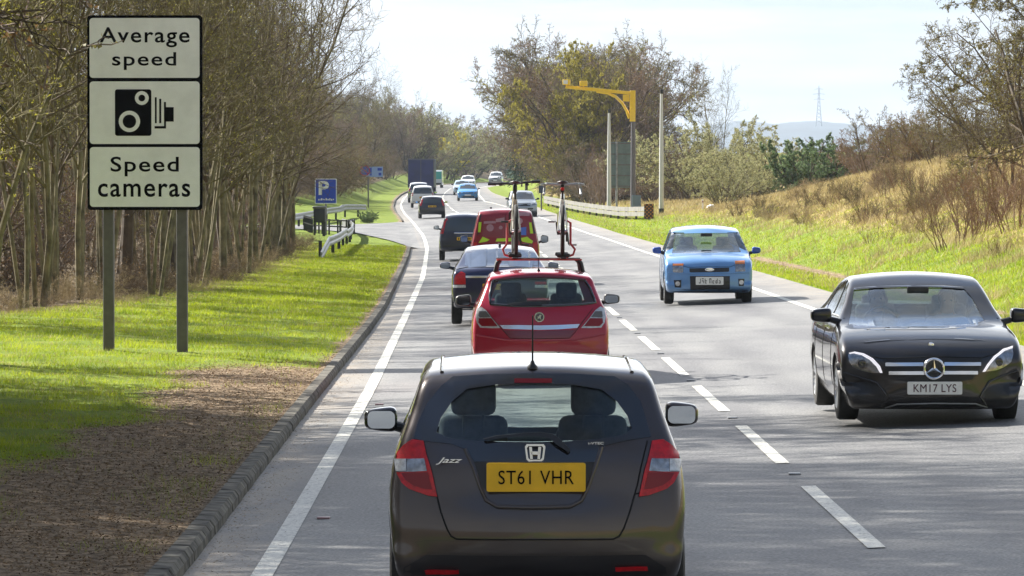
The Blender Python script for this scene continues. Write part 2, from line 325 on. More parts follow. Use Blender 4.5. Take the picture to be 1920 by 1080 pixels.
# ------------------------------------------------------------------ road, kerb, markings
def strip(name, xa, xb, y0, y1, step, m, dz, kind='structure', thick=0, cols=1):
    yy = np.arange(y0, y1+step*.5, step); yy[-1] = y1 if len(yy) > 1 else yy[-1]; v = []; f = []
    for y in yy:
        A, B = xa(y), xb(y)
        for k in range(cols+1):
            x = A+(B-A)*k/cols; v.append((x, y, float(zg(x, y))+dz))
    for i in range(len(yy)-1):
        for k in range(cols): q = i*(cols+1)+k; f.append((q, q+1, q+cols+2, q+cols+1))
    return v, f
def asphalt():
    m, n, o = node_mat('worn_asphalt'); b = n.nodes.new('ShaderNodeBsdfPrincipled'); n.links.new(b.outputs[0], o.inputs[0])
    g = n.nodes.new('ShaderNodeNewGeometry')
    def nz(s, d=4, sc=None):
        z = n.nodes.new('ShaderNodeTexNoise'); z.inputs['Scale'].default_value = s; z.inputs['Detail'].default_value = d
        if sc:
            mm = n.nodes.new('ShaderNodeMapping'); mm.inputs['Scale'].default_value = sc; n.links.new(g.outputs['Position'], mm.inputs[0]); n.links.new(mm.outputs[0], z.inputs[0])
        else: n.links.new(g.outputs['Position'], z.inputs[0])
        return z.outputs[0]
    def ramp(src, p0, c0, p1, c1):
        c = n.nodes.new('ShaderNodeValToRGB'); c.color_ramp.elements[0].position = p0; c.color_ramp.elements[0].color = (*c0, 1)
        c.color_ramp.elements[1].position = p1; c.color_ramp.elements[1].color = (*c1, 1); n.links.new(src, c.inputs[0]); return c.outputs[0]
    fine = ramp(nz(42, 4), .32, (.085,.085,.09), .68, (.27,.268,.262))
    pat = ramp(nz(.8, 8, (1, .22, 1)), .35, (.70,.70,.73), .65, (1.10,1.10,1.08))
    mu = n.nodes.new('ShaderNodeMix'); mu.data_type = 'RGBA'; mu.blend_type = 'MULTIPLY'; mu.inputs[0].default_value = 1; n.links.new(fine, mu.inputs[6]); n.links.new(pat, mu.inputs[7])
    at = n.nodes.new('ShaderNodeAttribute'); at.attribute_name = 'dirt'
    ad = n.nodes.new('ShaderNodeMath'); ad.operation = 'MULTIPLY'; n.links.new(at.outputs['Fac'], ad.inputs[0]); n.links.new(ramp(nz(3, 8, (1,.35,1)), .3, (.1,)*3, .62, (1,)*3), ad.inputs[1])
    tk = n.nodes.new('ShaderNodeAttribute'); tk.attribute_name = 'track'; tm = n.nodes.new('ShaderNodeMix'); tm.data_type = 'RGBA'; tm.blend_type = 'MULTIPLY'; tm.inputs[7].default_value = (.66,.66,.68,1)
    tf = n.nodes.new('ShaderNodeMath'); tf.operation = 'MULTIPLY'; n.links.new(tk.outputs['Fac'], tf.inputs[0]); n.links.new(ramp(nz(1.1, 5, (1, .12, 1)), .3, (.35,)*3, .65, (1,)*3), tf.inputs[1]); n.links.new(tf.outputs[0], tm.inputs[0]); n.links.new(mu.outputs[2], tm.inputs[6])
    dm = n.nodes.new('ShaderNodeMix'); dm.data_type = 'RGBA'; n.links.new(ad.outputs[0], dm.inputs[0]); n.links.new(tm.outputs[2], dm.inputs[6]); dm.inputs[7].default_value = (.30,.255,.20,1)
    n.links.new(dm.outputs[2], b.inputs['Base Color'])
    b.inputs['Roughness'].default_value = .62; b.inputs['Specular IOR Level'].default_value = .4
    bu = n.nodes.new('ShaderNodeBump'); bu.inputs['Strength'].default_value = .5; bu.inputs['Distance'].default_value = .006; n.links.new(nz(70, 3), bu.inputs['Height']); n.links.new(bu.outputs[0], b.inputs['Normal'])
    return m
ASP = asphalt()
v, f = strip('road', lambda y: float(cv('K', y)), lambda y: float(cv('G', y))+.08, -60, 890, 1, ASP, 0, cols=56)
road = tag(mesh_obj('road', v, f, ASP, smooth=True), kind='structure')
rv = np.array(v); dl = rv[:,0]-cv('K', rv[:,1]); drr = cv('G', rv[:,1])-rv[:,0]
a = road.data.attributes.new('dirt', 'FLOAT', 'POINT'); a.data.foreach_set('value', np.asarray(np.clip(1-dl/.75, 0, 1)**.8*.9+np.clip(1-drr/1.2, 0, 1)*.7, np.float32))
oc = rv[:,0]-cv('C', rv[:,1]); tr = sum(np.exp(-((oc-q)/.28)**2) for q in (-2.95, -1.35, 1.05, 2.65))*.75+np.exp(-((oc-.32)/.06)**2)*.8+np.exp(-((oc+.05)/.25)**2)*.5
a = road.data.attributes.new('track', 'FLOAT', 'POINT'); a.data.foreach_set('value', np.asarray(np.clip(tr, 0, 1), np.float32))
# lay-by entrance
LB = [(182.5,-3.9),(183,-4.4),(190.8,-4.8),(200,-5.5),(206,-6.1),(213,-7),(221,-8),(228,-10),(232,-14.5),(240,-14.5),(246,-10.2),(251,-9),(257,-7.6),(263.5,-6.75),(263.5,-6.2)]
bm = bmesh.new(); bm.faces.new([bm.verts.new((x, y, 0)) for y, x in LB])
for yy in range(184, 264, 2): bmesh.ops.bisect_plane(bm, geom=bm.verts[:]+bm.edges[:]+bm.faces[:], plane_co=(0, yy, 0), plane_no=(0, 1, 0))
for xx in np.arange(-14, -3.5, .5): bmesh.ops.bisect_plane(bm, geom=bm.verts[:]+bm.edges[:]+bm.faces[:], plane_co=(xx, 0, 0), plane_no=(1, 0, 0))
for w in bm.verts: w.co.z = gh(w.co.x, w.co.y)+.05 - (.045 if w.co.x > cv('K', w.co.y)-.02 else 0)
bmesh.ops.recalc_face_normals(bm, faces=bm.faces)
me = bpy.data.meshes.new('layby'); bm.to_mesh(me); bm.free(); me.materials.append(ASP); lo = bpy.data.objects.new('layby_road', me); COL.objects.link(lo); tag(lo, kind='structure')
# painted lines
def line_paint():
    m, n, o = node_mat('road_paint'); b = n.nodes.new('ShaderNodeBsdfPrincipled'); n.links.new(b.outputs[0], o.inputs[0]); b.inputs['Roughness'].default_value = .6
    g = n.nodes.new('ShaderNodeNewGeometry'); z = n.nodes.new('ShaderNodeTexNoise'); z.inputs['Scale'].default_value = 26; z.inputs['Detail'].default_value = 8; z.inputs['Roughness'].default_value = .7
    c = n.nodes.new('ShaderNodeValToRGB'); c.color_ramp.elements[0].position = .38; c.color_ramp.elements[0].color = (.26,.25,.24,1); c.color_ramp.elements[1].position = .50; c.color_ramp.elements[1].color = (.66,.65,.58,1)
    n.links.new(g.outputs['Position'], z.inputs[0]); n.links.new(z.outputs[0], c.inputs[0]); n.links.new(c.outputs[0], b.inputs['Base Color']); return m
LP = line_paint()
v, f = strip('', lambda y: float(cv('L', y))-.075, lambda y: float(cv('L', y))+.075, -60, 660, 2, LP, .007)
tag(mesh_obj('left_edge_line_marking', v, f, LP), kind='structure')
v, f = strip('', lambda y: float(cv('R', y))-.07, lambda y: float(cv('R', y))+.07, -60, 660, 2, LP, .007)
tag(mesh_obj('right_edge_line_marking', v, f, LP), kind='structure')
V2 = []; F2 = []; y = 1.95
STUDY = []
while y < 560:
    v, f = strip('', lambda y: float(cv('C', y))-.06, lambda y: float(cv('C', y))+.06, y, y+5.9, 1.0, LP, .007)
    b = len(V2); V2 += v; F2 += [tuple(i+b for i in q) for q in f]; STUDY.append(y-1.4); y += 8.75
tag(mesh_obj('centre_line_marking', V2, F2, LP), kind='structure')
# kerb of concrete stones
def kerb_mat():
    m, n, o = node_mat('kerb_concrete'); b = n.nodes.new('ShaderNodeBsdfPrincipled'); n.links.new(b.outputs[0], o.inputs[0]); b.inputs['Roughness'].default_value = .9
    g = n.nodes.new('ShaderNodeNewGeometry'); z = n.nodes.new('ShaderNodeTexNoise'); z.inputs['Scale'].default_value = 6; z.inputs['Detail'].default_value = 9
    c = n.nodes.new('ShaderNodeValToRGB'); c.color_ramp.elements[0].position = .36; c.color_ramp.elements[0].color = (.035,.03,.024,1); c.color_ramp.elements[1].position = .66; c.color_ramp.elements[1].color = (.17,.155,.12,1)
    n.links.new(g.outputs['Position'], z.inputs[0]); n.links.new(z.outputs[0], c.inputs[0]); n.links.new(c.outputs[0], b.inputs['Base Color']); return m
KM = kerb_mat(); v = []; f = []
def kerb_run(y0, y1, seg):
    y = y0
    while y < y1-.01:
        e = min(y+seg, y1); j = random.Random(int(y*10)).uniform(-.004, .004)
        for yy in (y+.012, y+.03, e-.03, e-.012):
            K = float(cv('K', yy)); z = float(zg(K, yy)); ins = .009 if yy in (y+.012, e-.012) else 0
            for dx, dz in ((.055-ins, -.06), (.045-ins, .065-ins*.5), (.012, .112-ins), (-.105, .118-ins), (-.12, -.06)): v.append((K+dx+j, yy, z+dz+j*.6))
        b = len(v)-20
        for r in range(3):
            for k in range(4): q = b+r*5+k; f.append((q, q+1, q+6, q+5))
        f.append((b, b+1, b+2, b+3, b+4)); f.append(tuple(b+15+k for k in (4,3,2,1,0))); y = e
kerb_run(20, 120, .457); kerb_run(120, 182.6, .914); kerb_run(264, 470, 1.828)
ko = mesh_obj('kerb', v, f, KM); tag(ko, kind='structure')
bm = bmesh.new(); bm.from_mesh(ko.data); bmesh.ops.recalc_face_normals(bm, faces=bm.faces); bm.to_mesh(ko.data); bm.free()
# ------------------------------------------------------------------ materials for vehicles and furniture
M_ = dict(
 rubber=mat('tyre_rubber', (.022,.021,.02), .85, var=.3, scale=20), black=mat('black_plastic', (.018,.018,.02), .45, var=.2), gloss=mat('gloss_black', (.012,.012,.016), .12, coat=1),
 alloy=mat('alloy', (.55,.56,.58), .3, .9), chrome=mat('chrome', (.82,.83,.85), .12, 1), dark=mat('dark_interior', (.03,.03,.033), .8, var=.2),
 seat=mat('seat_fabric', (.085,.085,.09), .9, var=.25, scale=14), seam=mat('panel_gap', (.006,.006,.007), .9),
 redlamp=mat('red_lamp_lens', (.50,.004,.008), .3, coat=.6, var=.3, scale=30, spec=.3), redlamp2=mat('deep_red_lamp_lens', (.22,.002,.005), .3, coat=.5, spec=.3), clear=mat('clear_lamp_lens', (.6,.6,.6), .15, .35, coat=1, var=.3, scale=40),
 amber=mat('amber_lens', (.75,.22,.05), .2, coat=1), lampin=mat('lamp_reflector', (.30,.31,.33), .18, .8, coat=1, var=.6, scale=22),
 drl=mat('lit_daytime_lamp', (.9,.9,.9), .3, emit=(1,.94,1,.22)),
 yplate=mat('yellow_plate', (.88,.50,.010), .4, var=.06), wplate=mat('white_plate', (.84,.84,.82), .4, var=.06), ink=mat('black_lettering', (.006,.006,.007), .9, spec=.03), ink2=mat('faded_maroon_lettering', (.07,.015,.03), .8, spec=.2),
 gl=glass('window_glass', (.90,.95,.935), 1.0), gltint=glass('tinted_window_glass', (.6,.66,.68), 1.1), glws=glass('windscreen_glass', (.84,.90,.88), 2.4),
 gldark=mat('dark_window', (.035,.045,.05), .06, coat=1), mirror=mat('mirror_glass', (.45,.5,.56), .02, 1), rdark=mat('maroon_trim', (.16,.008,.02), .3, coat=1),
 steel=mat('galvanised_steel', (.30,.31,.32), .45, .6, var=.25, scale=5), greypost=mat('dark_grey_post', (.135,.125,.135), .5, .2, var=.15), whitep=mat('white_panel', (.62,.62,.60), .5, var=.05, scale=3),
 yellow=mat('yellow_camera_paint', (.86,.56,.012), .35, coat=.4, var=.06), blue=mat('blue_sign', (.01,.055,.50), .4, var=.06), white=mat('white_lettering', (.8,.8,.8), .5))
CAMV = Vector((0, 0, H)); _th = math.atan((540-HOR)/F); _ry = Matrix.Rotation(-_th, 3, 'X')
def pixray(u, v): return (_ry @ Vector(((u-960)/F, 1, -(v-540)/F))).normalized()

class Car:
    def __init__(s, name, label, sil, wz, loc, rz, paintm, cam_=(.05,.14,.16), L=None, r=.085, group=None, taper=.05, scale=1, spine=.6, smooth=2, taperL=.9):
        s.root = thing(name, label, 'car' if 'car' in name else name.split('_')[-1], loc, rz, group, scale); s.L = L; s.paint = paintm
        s.MW = Matrix.Translation(loc) @ Matrix.Rotation(rz, 4, 'Z') @ Matrix.Scale(scale, 4); s.MI = s.MW.inverted()
        s.cut = []; s.wz = wz
        # closed side silhouette: resample and smooth
        P = [np.array(p[:2], float) for p in sil]; n = len(P); pts = []
        for i in range(n):
            a, b = P[i], P[(i+1) % n]; k = max(1, int(np.linalg.norm(b-a)/.035))
            for j in range(k): pts.append(a+(b-a)*j/k)
        pts = np.array(pts)
        for _ in range(smooth*3): pts = .5*pts+.25*np.roll(pts, 1, 0)+.25*np.roll(pts, -1, 0)
        ps = pts.copy()
        for _ in range(16): ps = .5*ps+.25*np.roll(ps, 1, 0)+.25*np.roll(ps, -1, 0)
        tg = np.roll(ps, -1, 0)-np.roll(ps, 1, 0); tg /= np.linalg.norm(tg, axis=1)[:,None]; nin = np.stack([tg[:,1], -tg[:,0]], 1)   # inward for clockwise order
        for _ in range(12): nin = .5*nin+.25*np.roll(nin, 1, 0)+.25*np.roll(nin, -1, 0)
        nin /= np.linalg.norm(nin, axis=1)[:,None]
        ymin, ymax = pts[:,0].min(), pts[:,0].max(); zz = [a for a, _ in wz]; ww = [b for _, b in wz]; Zg = np.linspace(0, 4.5, 451); Wg = np.interp(Zg, zz, ww)
        kk = np.hanning(9); kk /= kk.sum(); Wg = np.convolve(np.pad(Wg, 4, 'edge'), kk, 'valid')
        def Wf(y, z):
            e = np.minimum(y-ymin, ymax-y); return np.interp(z, Zg, Wg)*(1-taper*np.clip(1-e/taperL, 0, 1)**2)
        s.Wf = Wf
        no = -nin; c = cam_[1]*np.clip(-no[:,0], 0, 1)**2 + cam_[2]*np.clip(no[:,0], 0, 1)**2 + cam_[0]*np.clip(no[:,1], 0, 1)**2
        rings = []; m = 9
        Pe = ps+nin*(c+r)[:,None]; we = Wf(Pe[:,0], Pe[:,1]); xe = we-r
        for t in np.linspace(0, 1, m+1): q = pts+(ps-pts)*t*t+nin*(c*t*t)[:,None]; rings.append(np.column_stack([xe*t, q[:,0], q[:,1]]))
        for a in np.linspace(0, math.pi/2, 6)[1:]:
            q = ps+nin*(c+r*(1-math.cos(a)))[:,None]; rings.append(np.column_stack([xe+r*math.sin(a), q[:,0], q[:,1]]))
        sp = np.column_stack([np.clip(Pe[:,0], ymin+.55, ymax-.55), np.full(len(Pe), spine)])
        for t in np.linspace(0, .93, 11)[1:]: q = Pe+(sp-Pe)*t; rings.append(np.column_stack([Wf(q[:,0], q[:,1]), q[:,0], q[:,1]]))
        K = len(rings); n = len(pts); V = np.concatenate(rings); Vm = V.copy(); Vm[:,0] *= -1; allv = np.concatenate([V, Vm]); f = []
        for k in range(K-1):
            for i in range(n):
                j = (i+1) % n; f.append((k*n+i, k*n+j, (k+1)*n+j, (k+1)*n+i)); b = K*n; f.append((b+k*n+i, b+(k+1)*n+i, b+(k+1)*n+j, b+k*n+j))
        bm = bmesh.new(); vs = [bm.verts.new(p) for p in allv]
        for q in f: bm.faces.new([vs[i] for i in q])
        for b in (0, K*n): bm.faces.new([vs[b+(K-1)*n+i] for i in range(n)])
        bmesh.ops.remove_doubles(bm, verts=bm.verts, dist=.0008); bmesh.ops.triangulate(bm, faces=[q for q in bm.faces if len(q.verts) > 6]); bmesh.ops.dissolve_degenerate(bm, dist=.0005, edges=bm.edges); bmesh.ops.recalc_face_normals(bm, faces=bm.faces)
        s.bvh = BVHTree.FromBMesh(bm); s.bmshell = bm; s.ymin, s.ymax = ymin, ymax; s.ztop = pts[:,1].max()
    # pixel of the reference -> point of this car's own shell
    def px(s, u, v):
        o = s.MI @ CAMV; d = (s.MI.to_3x3() @ pixray(u, v)).normalized(); h = s.bvh.ray_cast(o, d)
        if h[0] is None:
            yy = s.ymin if o.y < 0 else s.ymax; p = o + d*((yy+(.25 if o.y < 0 else -.25)-o.y)/d.y); h = s.bvh.find_nearest(p); 
            return Vector((p.x, h[0].y, p.z)) if abs(p.z-h[0].z) < .1 and abs(p.x-h[0].x) < .06 else h[0]
        return h[0]
    def zm(s, pts, x0, y0, sc):   # points read off an enlarged crop
        return [tuple(s.px(x0+a/sc, y0+b/sc)[i] for i in (0, 2)) for a, b in pts]
    def hit(s, a, b, d):
        if d == 'back': o, r = Vector((a, -20, b)), Vector((0, 1, 0))
        elif d == 'front': o, r = Vector((a, 20, b)), Vector((0, -1, 0))
        elif d == 'left': o, r = Vector((-5, a, b)), Vector((1, 0, 0))
        elif d == 'right': o, r = Vector((5, a, b)), Vector((-1, 0, 0))
        else: o, r = Vector((a, b, 9)), Vector((0, 0, -1))
        h = s.bvh.ray_cast(o, r)
        if h[0] is not None and d in ('back', 'front') and abs(h[1].dot(r)) < .16:      # slid past the corner onto the flank
            g = s.bvh.find_nearest(Vector((a, s.ymin+.22 if d == 'back' else s.ymax-.30, b)))
            return g[0], g[1], r
        if h[0] is None:
            q = {'back': Vector((a, s.ymin, b)), 'front': Vector((a, s.ymax, b)), 'left': Vector((-.9, a, b)), 'right': Vector((.9, a, b)), 'top': Vector((a, b, 1.5))}[d]
            h = s.bvh.find_nearest(q); return h[0], h[1], r
        return h[0], h[1], r
    def patch(s, name, pts, d, m, lvl=1, parent=None, grid=.05, depth=.012, off=None, cutme=None, smooth=True, label=None):
        """a thin panel that lies on the shell, outline given in the plane seen along d"""
        off = lvl*.0028 if off is None else off
        bm = bmesh.new(); vs = [bm.verts.new((a, b, 0)) for a, b in pts]
        try: bm.faces.new(vs)
        except Exception: pass
        xs = [p[0] for p in pts]; zs = [p[1] for p in pts]
        bmesh.ops.triangulate(bm, faces=bm.faces)
        for x in np.arange(min(xs)+grid*.5, max(xs), grid): bmesh.ops.bisect_plane(bm, geom=bm.verts[:]+bm.edges[:]+bm.faces[:], plane_co=(x, 0, 0), plane_no=(1, 0, 0))
        for z in np.arange(min(zs)+grid*.5, max(zs), grid): bmesh.ops.bisect_plane(bm, geom=bm.verts[:]+bm.edges[:]+bm.faces[:], plane_co=(0, z, 0), plane_no=(0, 1, 0))
        bmesh.ops.remove_doubles(bm, verts=bm.verts, dist=.0005)
        for v in bm.verts:
            p, n, r = s.hit(v.co.x, v.co.y, d); v.co = p + n*off if n.dot(r) < 0 else p - n*off
        ext = bmesh.ops.extrude_face_region(bm, geom=bm.faces[:]); nv = [g for g in ext['geom'] if isinstance(g, bmesh.types.BMVert)]
        r = {'back': Vector((0,1,0)), 'front': Vector((0,-1,0)), 'left': Vector((1,0,0)), 'right': Vector((-1,0,0)), 'top': Vector((0,0,-1))}[d]
        for v in nv: v.co = v.co + r*depth
        bmesh.ops.recalc_face_normals(bm, faces=bm.faces)
        for f_ in bm.faces: f_.smooth = smooth
        for e in bm.edges:
            if len(e.link_faces) == 2 and e.calc_face_angle(0) > .6: e.smooth = False
        me = bpy.data.meshes.new(name); bm.to_mesh(me); bm.free(); me.materials.append(m); o = bpy.data.objects.new(name, me); COL.objects.link(o); o.parent = parent or s.root
        if cutme: s.boolean(o, cutme)
        if label: o['label'] = label
        return o
    def line(s, name, pts, d, w, m, lvl=1.2, parent=None, closed=False):
        """thin strip following the shell"""
        P = [Vector(p) for p in pts]+([Vector(pts[0])] if closed else []); Q = []
        for a, b in zip(P[:-1], P[1:]):
            k = max(1, int((b-a).length/.05)); Q += [a.lerp(b, j/k) for j in range(k)]
        Q.append(P[-1]); L_ = []; R_ = []
        for i, q in enumerate(Q):
            t = (Q[min(i+1, len(Q)-1)]-Q[max(i-1, 0)]); t = t.normalized() if t.length else Vector((1, 0)); n = Vector((-t.y, t.x))*w/2; L_.append(tuple(q+n)); R_.append(tuple(q-n))
        mb = MB(); up = []; dn = []
        for a, b in zip(L_, R_):
            for (x, lst) in ((a, up), (b, dn)):
                p, nn, r = s.hit(x[0], x[1], d); nn = nn if nn.dot(r) < 0 else -nn; lst.append(p+nn*lvl*.0028)
        k = len(up); mb.add(up+dn+[p+Vector(r)*.008 for p in up]+[p+Vector(r)*.008 for p in dn], [(i, i+1, k+i+1, k+i) for i in range(k-1)]+[(i, 2*k+i, 2*k+i+1, i+1) for i in range(k-1)]+[(k+i, k+i+1, 3*k+i+1, 3*k+i) for i in range(k-1)])
        return mesh_obj(name, mb.v, mb.f, m, parent or s.root, True)
    def cutter(s, pts, d, a, b):
        """prism that opens the shell; a..b along the viewing axis"""
        mb = MB(); mb.prism(pts, a, b, {'back': 'y', 'front': 'y', 'left': 'x', 'right': 'x', 'top': 'z'}[d]); o = mb.build('cutter', M_['dark']); s.cut.append(o); return o
    def boolean(s, o, cutters):
        par = o.parent; o.parent = None
        for md in list(o.modifiers):      # bake the wall thickness first
            bpy.context.view_layer.update(); me = bpy.data.meshes.new_from_object(o.evaluated_get(bpy.context.evaluated_depsgraph_get())); o.modifiers.clear(); o.data = me; break
        for c in cutters:
            n0 = len(o.data.vertices)
            for k in range(7):            # nudge the cutter a fraction of a millimetre if the cut fails
                c.location = (.0004*k*(-1)**k, .0007*k, -.0005*k)
                md = o.modifiers.new('b', 'BOOLEAN'); md.operation = 'DIFFERENCE'; md.object = c; md.solver = 'EXACT' if k < 5 else 'FAST'
                bpy.context.view_layer.update(); me = bpy.data.meshes.new_from_object(o.evaluated_get(bpy.context.evaluated_depsgraph_get())); o.modifiers.clear()
                if len(me.vertices) > .7*n0 and len(me.vertices) != n0: o.data = me; break
                bpy.data.meshes.remove(me)
            else: print('CUT FAILED', o.name, n0)
        me = o.data
        bm = bmesh.new(); bm.from_mesh(me)
        for f_ in bm.faces: f_.smooth = True
        for e in bm.edges:
            if len(e.link_faces) == 2 and e.calc_face_angle(0) > .55: e.smooth = False
        bm.to_mesh(me); bm.free(); o.parent = par
    def body(s, shell=True, arches=None, arch_r=.36):
        me = bpy.data.meshes.new('body'); s.bmshell.to_mesh(me); me.materials.append(s.paint); o = bpy.data.objects.new('body', me); COL.objects.link(o)
        arch = []
        if arches:
            for y, r in arches:
                for sx in (-1, 1):
                    mb = MB(); mb.lathe([(0, 0), (0, r), (.55, r), (.55, 0)], 28, 'x'); mb.v = [((.42+p[0])*sx, p[1]+y, p[2]+.31) for p in mb.v]; c = mb.build('cutter', M_['dark']); arch.append(c)
                    bm = bmesh.new(); bm.from_mesh(c.data); bmesh.ops.remove_doubles(bm, verts=bm.verts, dist=.0005); bmesh.ops.dissolve_degenerate(bm, dist=.0005, edges=bm.edges); bmesh.ops.recalc_face_normals(bm, faces=bm.faces); bm.to_mesh(c.data); bm.free()
            s.boolean(o, arch)
            for c in arch: bpy.data.objects.remove(c)
        if shell:
            md = o.modifiers.new('s', 'SOLIDIFY'); md.thickness = .022; md.offset = -1
        s.boolean(o, s.cut)
        for c in s.cut: bpy.data.objects.remove(c)
        s.cut = []; o.parent = s.root; s.bmshell.free(); return o
    def wheel(s, x, y, r=.31, w=.2, rimm=None, spokes=5):
        t = MB(); pr = [(-w/2+.01, r*.66), (-w/2, r*.78), (-w/2+.012, r*.95), (-w/2+.035, r), (w/2-.035, r), (w/2-.012, r*.95), (w/2, r*.78), (w/2-.01, r*.66)]
        t.lathe(pr, 40, 'x'); wh = t.build('tyre', M_['rubber'], None, True)
        wh.name = 'wheel'; wh.location = (x, y, r); wh.parent = s.root
        g = MB(); sg = 1 if x > 0 else -1
        g.lathe([(sg*(w/2-.012), r*.67), (sg*(w/2-.005), r*.63), (sg*(w/2-.05), r*.60), (sg*(w/2-.11), r*.58), (sg*(w/2-.12), 0)], 36, 'x')
        g.lathe([(sg*(w/2-.03), 0), (sg*(w/2-.03), r*.16), (sg*(w/2-.1), r*.17)], 16, 'x')
        for k in range(spokes):
            a = 2*math.pi*k/spokes
            for da in (-.09, .09):
                c, c2 = math.cos(a+da), math.cos(a+da*2.2); sn, sn2 = math.sin(a+da), math.sin(a+da*2.2)
                g.tube([(sg*(w/2-.035), r*.13*c, r*.13*sn), (sg*(w/2-.02), r*.62*c2, r*.62*sn2)], .016, 6)
        g.build('rim', rimm or M_['alloy'], wh, True)
    def wheels(s, yf, yr, track, r=.31, w=.2, rimm=None, spokes=5):
        for x in (-track, track):
            for y in (yf, yr): s.wheel(x, y, r, w, rimm, spokes)
    def mirror(s, x, y, z, w, h, m, rot=0, glassback=True):
        sg = 1 if x > 0 else -1; bm = bmesh.new(); bmesh.ops.create_uvsphere(bm, u_segments=28, v_segments=18, radius=1)
        for v in bm.verts:
            q = [math.copysign(abs(k)**.45, k) for k in v.co]; k = max(.001, (abs(q[0])**4+abs(q[1])**4+abs(q[2])**4)**.25)
            v.co = Vector((q[0]/k*w/2, q[1]/k*.085, q[2]/k*h/2)); v.co.z *= (1-.16*sg*v.co.x/(w/2)); v.co += Vector((x, y, z))
        me = bpy.data.meshes.new('door_mirror'); bm.to_mesh(me); bm.free(); me.materials.append(m); o = bpy.data.objects.new('door_mirror', me); COL.objects.link(o); o.parent = s.root
        me.polygons.foreach_set('use_smooth', [True]*len(me.polygons))
        a = MB(); xi = x-sg*w*.45; a.tube([(xi, y, z-h*.3), (xi-sg*.10, y+.02, z-h*.5)], [.03, .035], 8); a.build('mirror_arm', M_['black'], o, True)
        g = MB(); g.prism(rrect(x-sg*.004, z, w*.82, h*.74, .035), y-.092, y-.080, 'y'); g.build('mirror_glass', M_['mirror'], o)
    def seat(s, x, y, w=.46, top=1.3, parent=None):
        a = MB(); a.box((x, y, .81), (w*.9, .16, .62), Matrix.Rotation(R(-12), 3, 'X'), .06); a.box((x, y+.25, .46), (w, .5, .16), None, .06); o = a.build('seat', M_['seat'], s.root, True)
        h = MB(); h.box((x, y-.09, top-.105), (.27, .11, .21), Matrix.Rotation(R(-8), 3, 'X'), .045)
        for d in (-.06, .06): h.tube([(x+d, y-.06, 1.0), (x+d, y-.085, top-.18)], .007, 6)
        h.build('headrest', M_['seat'], o, True)
    def interior(s, yseat, ydash, wd=.66, top=1.28, bench=None, wheelx=.34):
        s.seat(-.36, yseat, top=top); s.seat(.36, yseat, top=top)
        if bench is not None:
            b = MB(); b.box((0, bench, .70), (wd*1.75, .14, .48), Matrix.Rotation(R(-14), 3, 'X'), .05); b.box((0, bench+.27, .42), (wd*1.75, .5, .16), None, .05); b.build('rear_bench', M_['seat'], s.root, True)
        d = MB(); d.box((0, ydash, .80), (wd*2, .42, .28), None, .08); o = d.build('dashboard', M_['dark'], s.root, True)
        fl = MB(); fl.box((0, (s.ymin+s.ymax)/2-.1, .27), (wd*2, (s.ymax-s.ymin)*.62, .05)); fl.build('cabin_floor', M_['dark'], s.root)
        q = MB(); c = Vector((wheelx, ydash-.34, .93)); rt = Matrix.Rotation(R(25), 3, 'X'); ring = [c+rt@Vector((.18*math.cos(a), 0, .18*math.sin(a))) for a in np.linspace(0, 2*math.pi, 25)]
        q.tube(ring, .014, 6, False)
        for a in (0, 2.1, 4.2): q.tube([c, c+rt@Vector((.18*math.cos(a-.3), 0, .18*math.sin(a-.3)))], .012, 5)
        q.build('steering_wheel', M_['black'], s.root, True)
        q = MB(); q.box((0, ydash-.32, 1.32*s.ztop/1.5), (.22, .02, .065), None, .01); q.build('rear_view_mirror', M_['black'], s.root)
    def flatplate(s, u0, v0, u1, v1, m, txt=None, inkm=None, face='-y', tw=.8, th=.6, space=1, off=.012):
        a = s.px(u0, v0); b = s.px(u1, v1); cx = (a.x+b.x)/2; cz = (a.z+b.z)/2; c0 = s.hit(cx, cz, 'back' if face == '-y' else 'front')[0]; c1 = s.hit(cx, cz+abs(a.z-b.z)/2, 'back' if face == '-y' else 'front')[0]; y = min(a.y, b.y, c0.y+.008, c1.y+.008)-off if face == '-y' else max(a.y, b.y, c0.y-.008, c1.y-.008)+off
        w = abs(b.x-a.x); h = abs(a.z-b.z); mb = MB(); mb.prism(rrect(cx, cz, w, h, .012, 3), y, y+(.03 if face == '-y' else -.03), 'y'); o = mb.build('number_plate', m, s.root)
        yy = y-.002 if face == '-y' else y+.002
        if txt: text_part('plate_lettering', txt, w*tw, h*th, inkm or M_['ink'], o, (cx, yy, cz), face, bold=.0, space=space, ext=.0015)
        else:   # too small in view to read: seven worn characters
            mb = MB(); rnd = random.Random(int(u0))
            for k in range(7):
                x = cx+w*(-.36+.112*k+(.05 if k > 3 else 0)); ww = w*.07
                for t in range(3):
                    if rnd.random() < .35: continue
                    zz = cz+h*.26*(t-1); mb.prism([(x-ww/2, zz-h*.05), (x+ww/2*rnd.uniform(.2,1), zz-h*.05), (x+ww/2, zz+h*.05), (x-ww/2*rnd.uniform(.4,1), zz+h*.05)], yy, yy+.0015, 'y')
                for sx in ((-.5, -.25), (.25, .5)):
                    if rnd.random() < .75: z_ = h*.3*(1 if rnd.random() < .7 else .05); mb.prism([(x+ww*sx[0], cz-h*.3), (x+ww*sx[1], cz-h*.3), (x+ww*sx[1], cz+z_), (x+ww*sx[0], cz+z_)], yy+.0002, yy+.0017, 'y')
            mb.build('plate_lettering', M_['ink'], o)
        return o
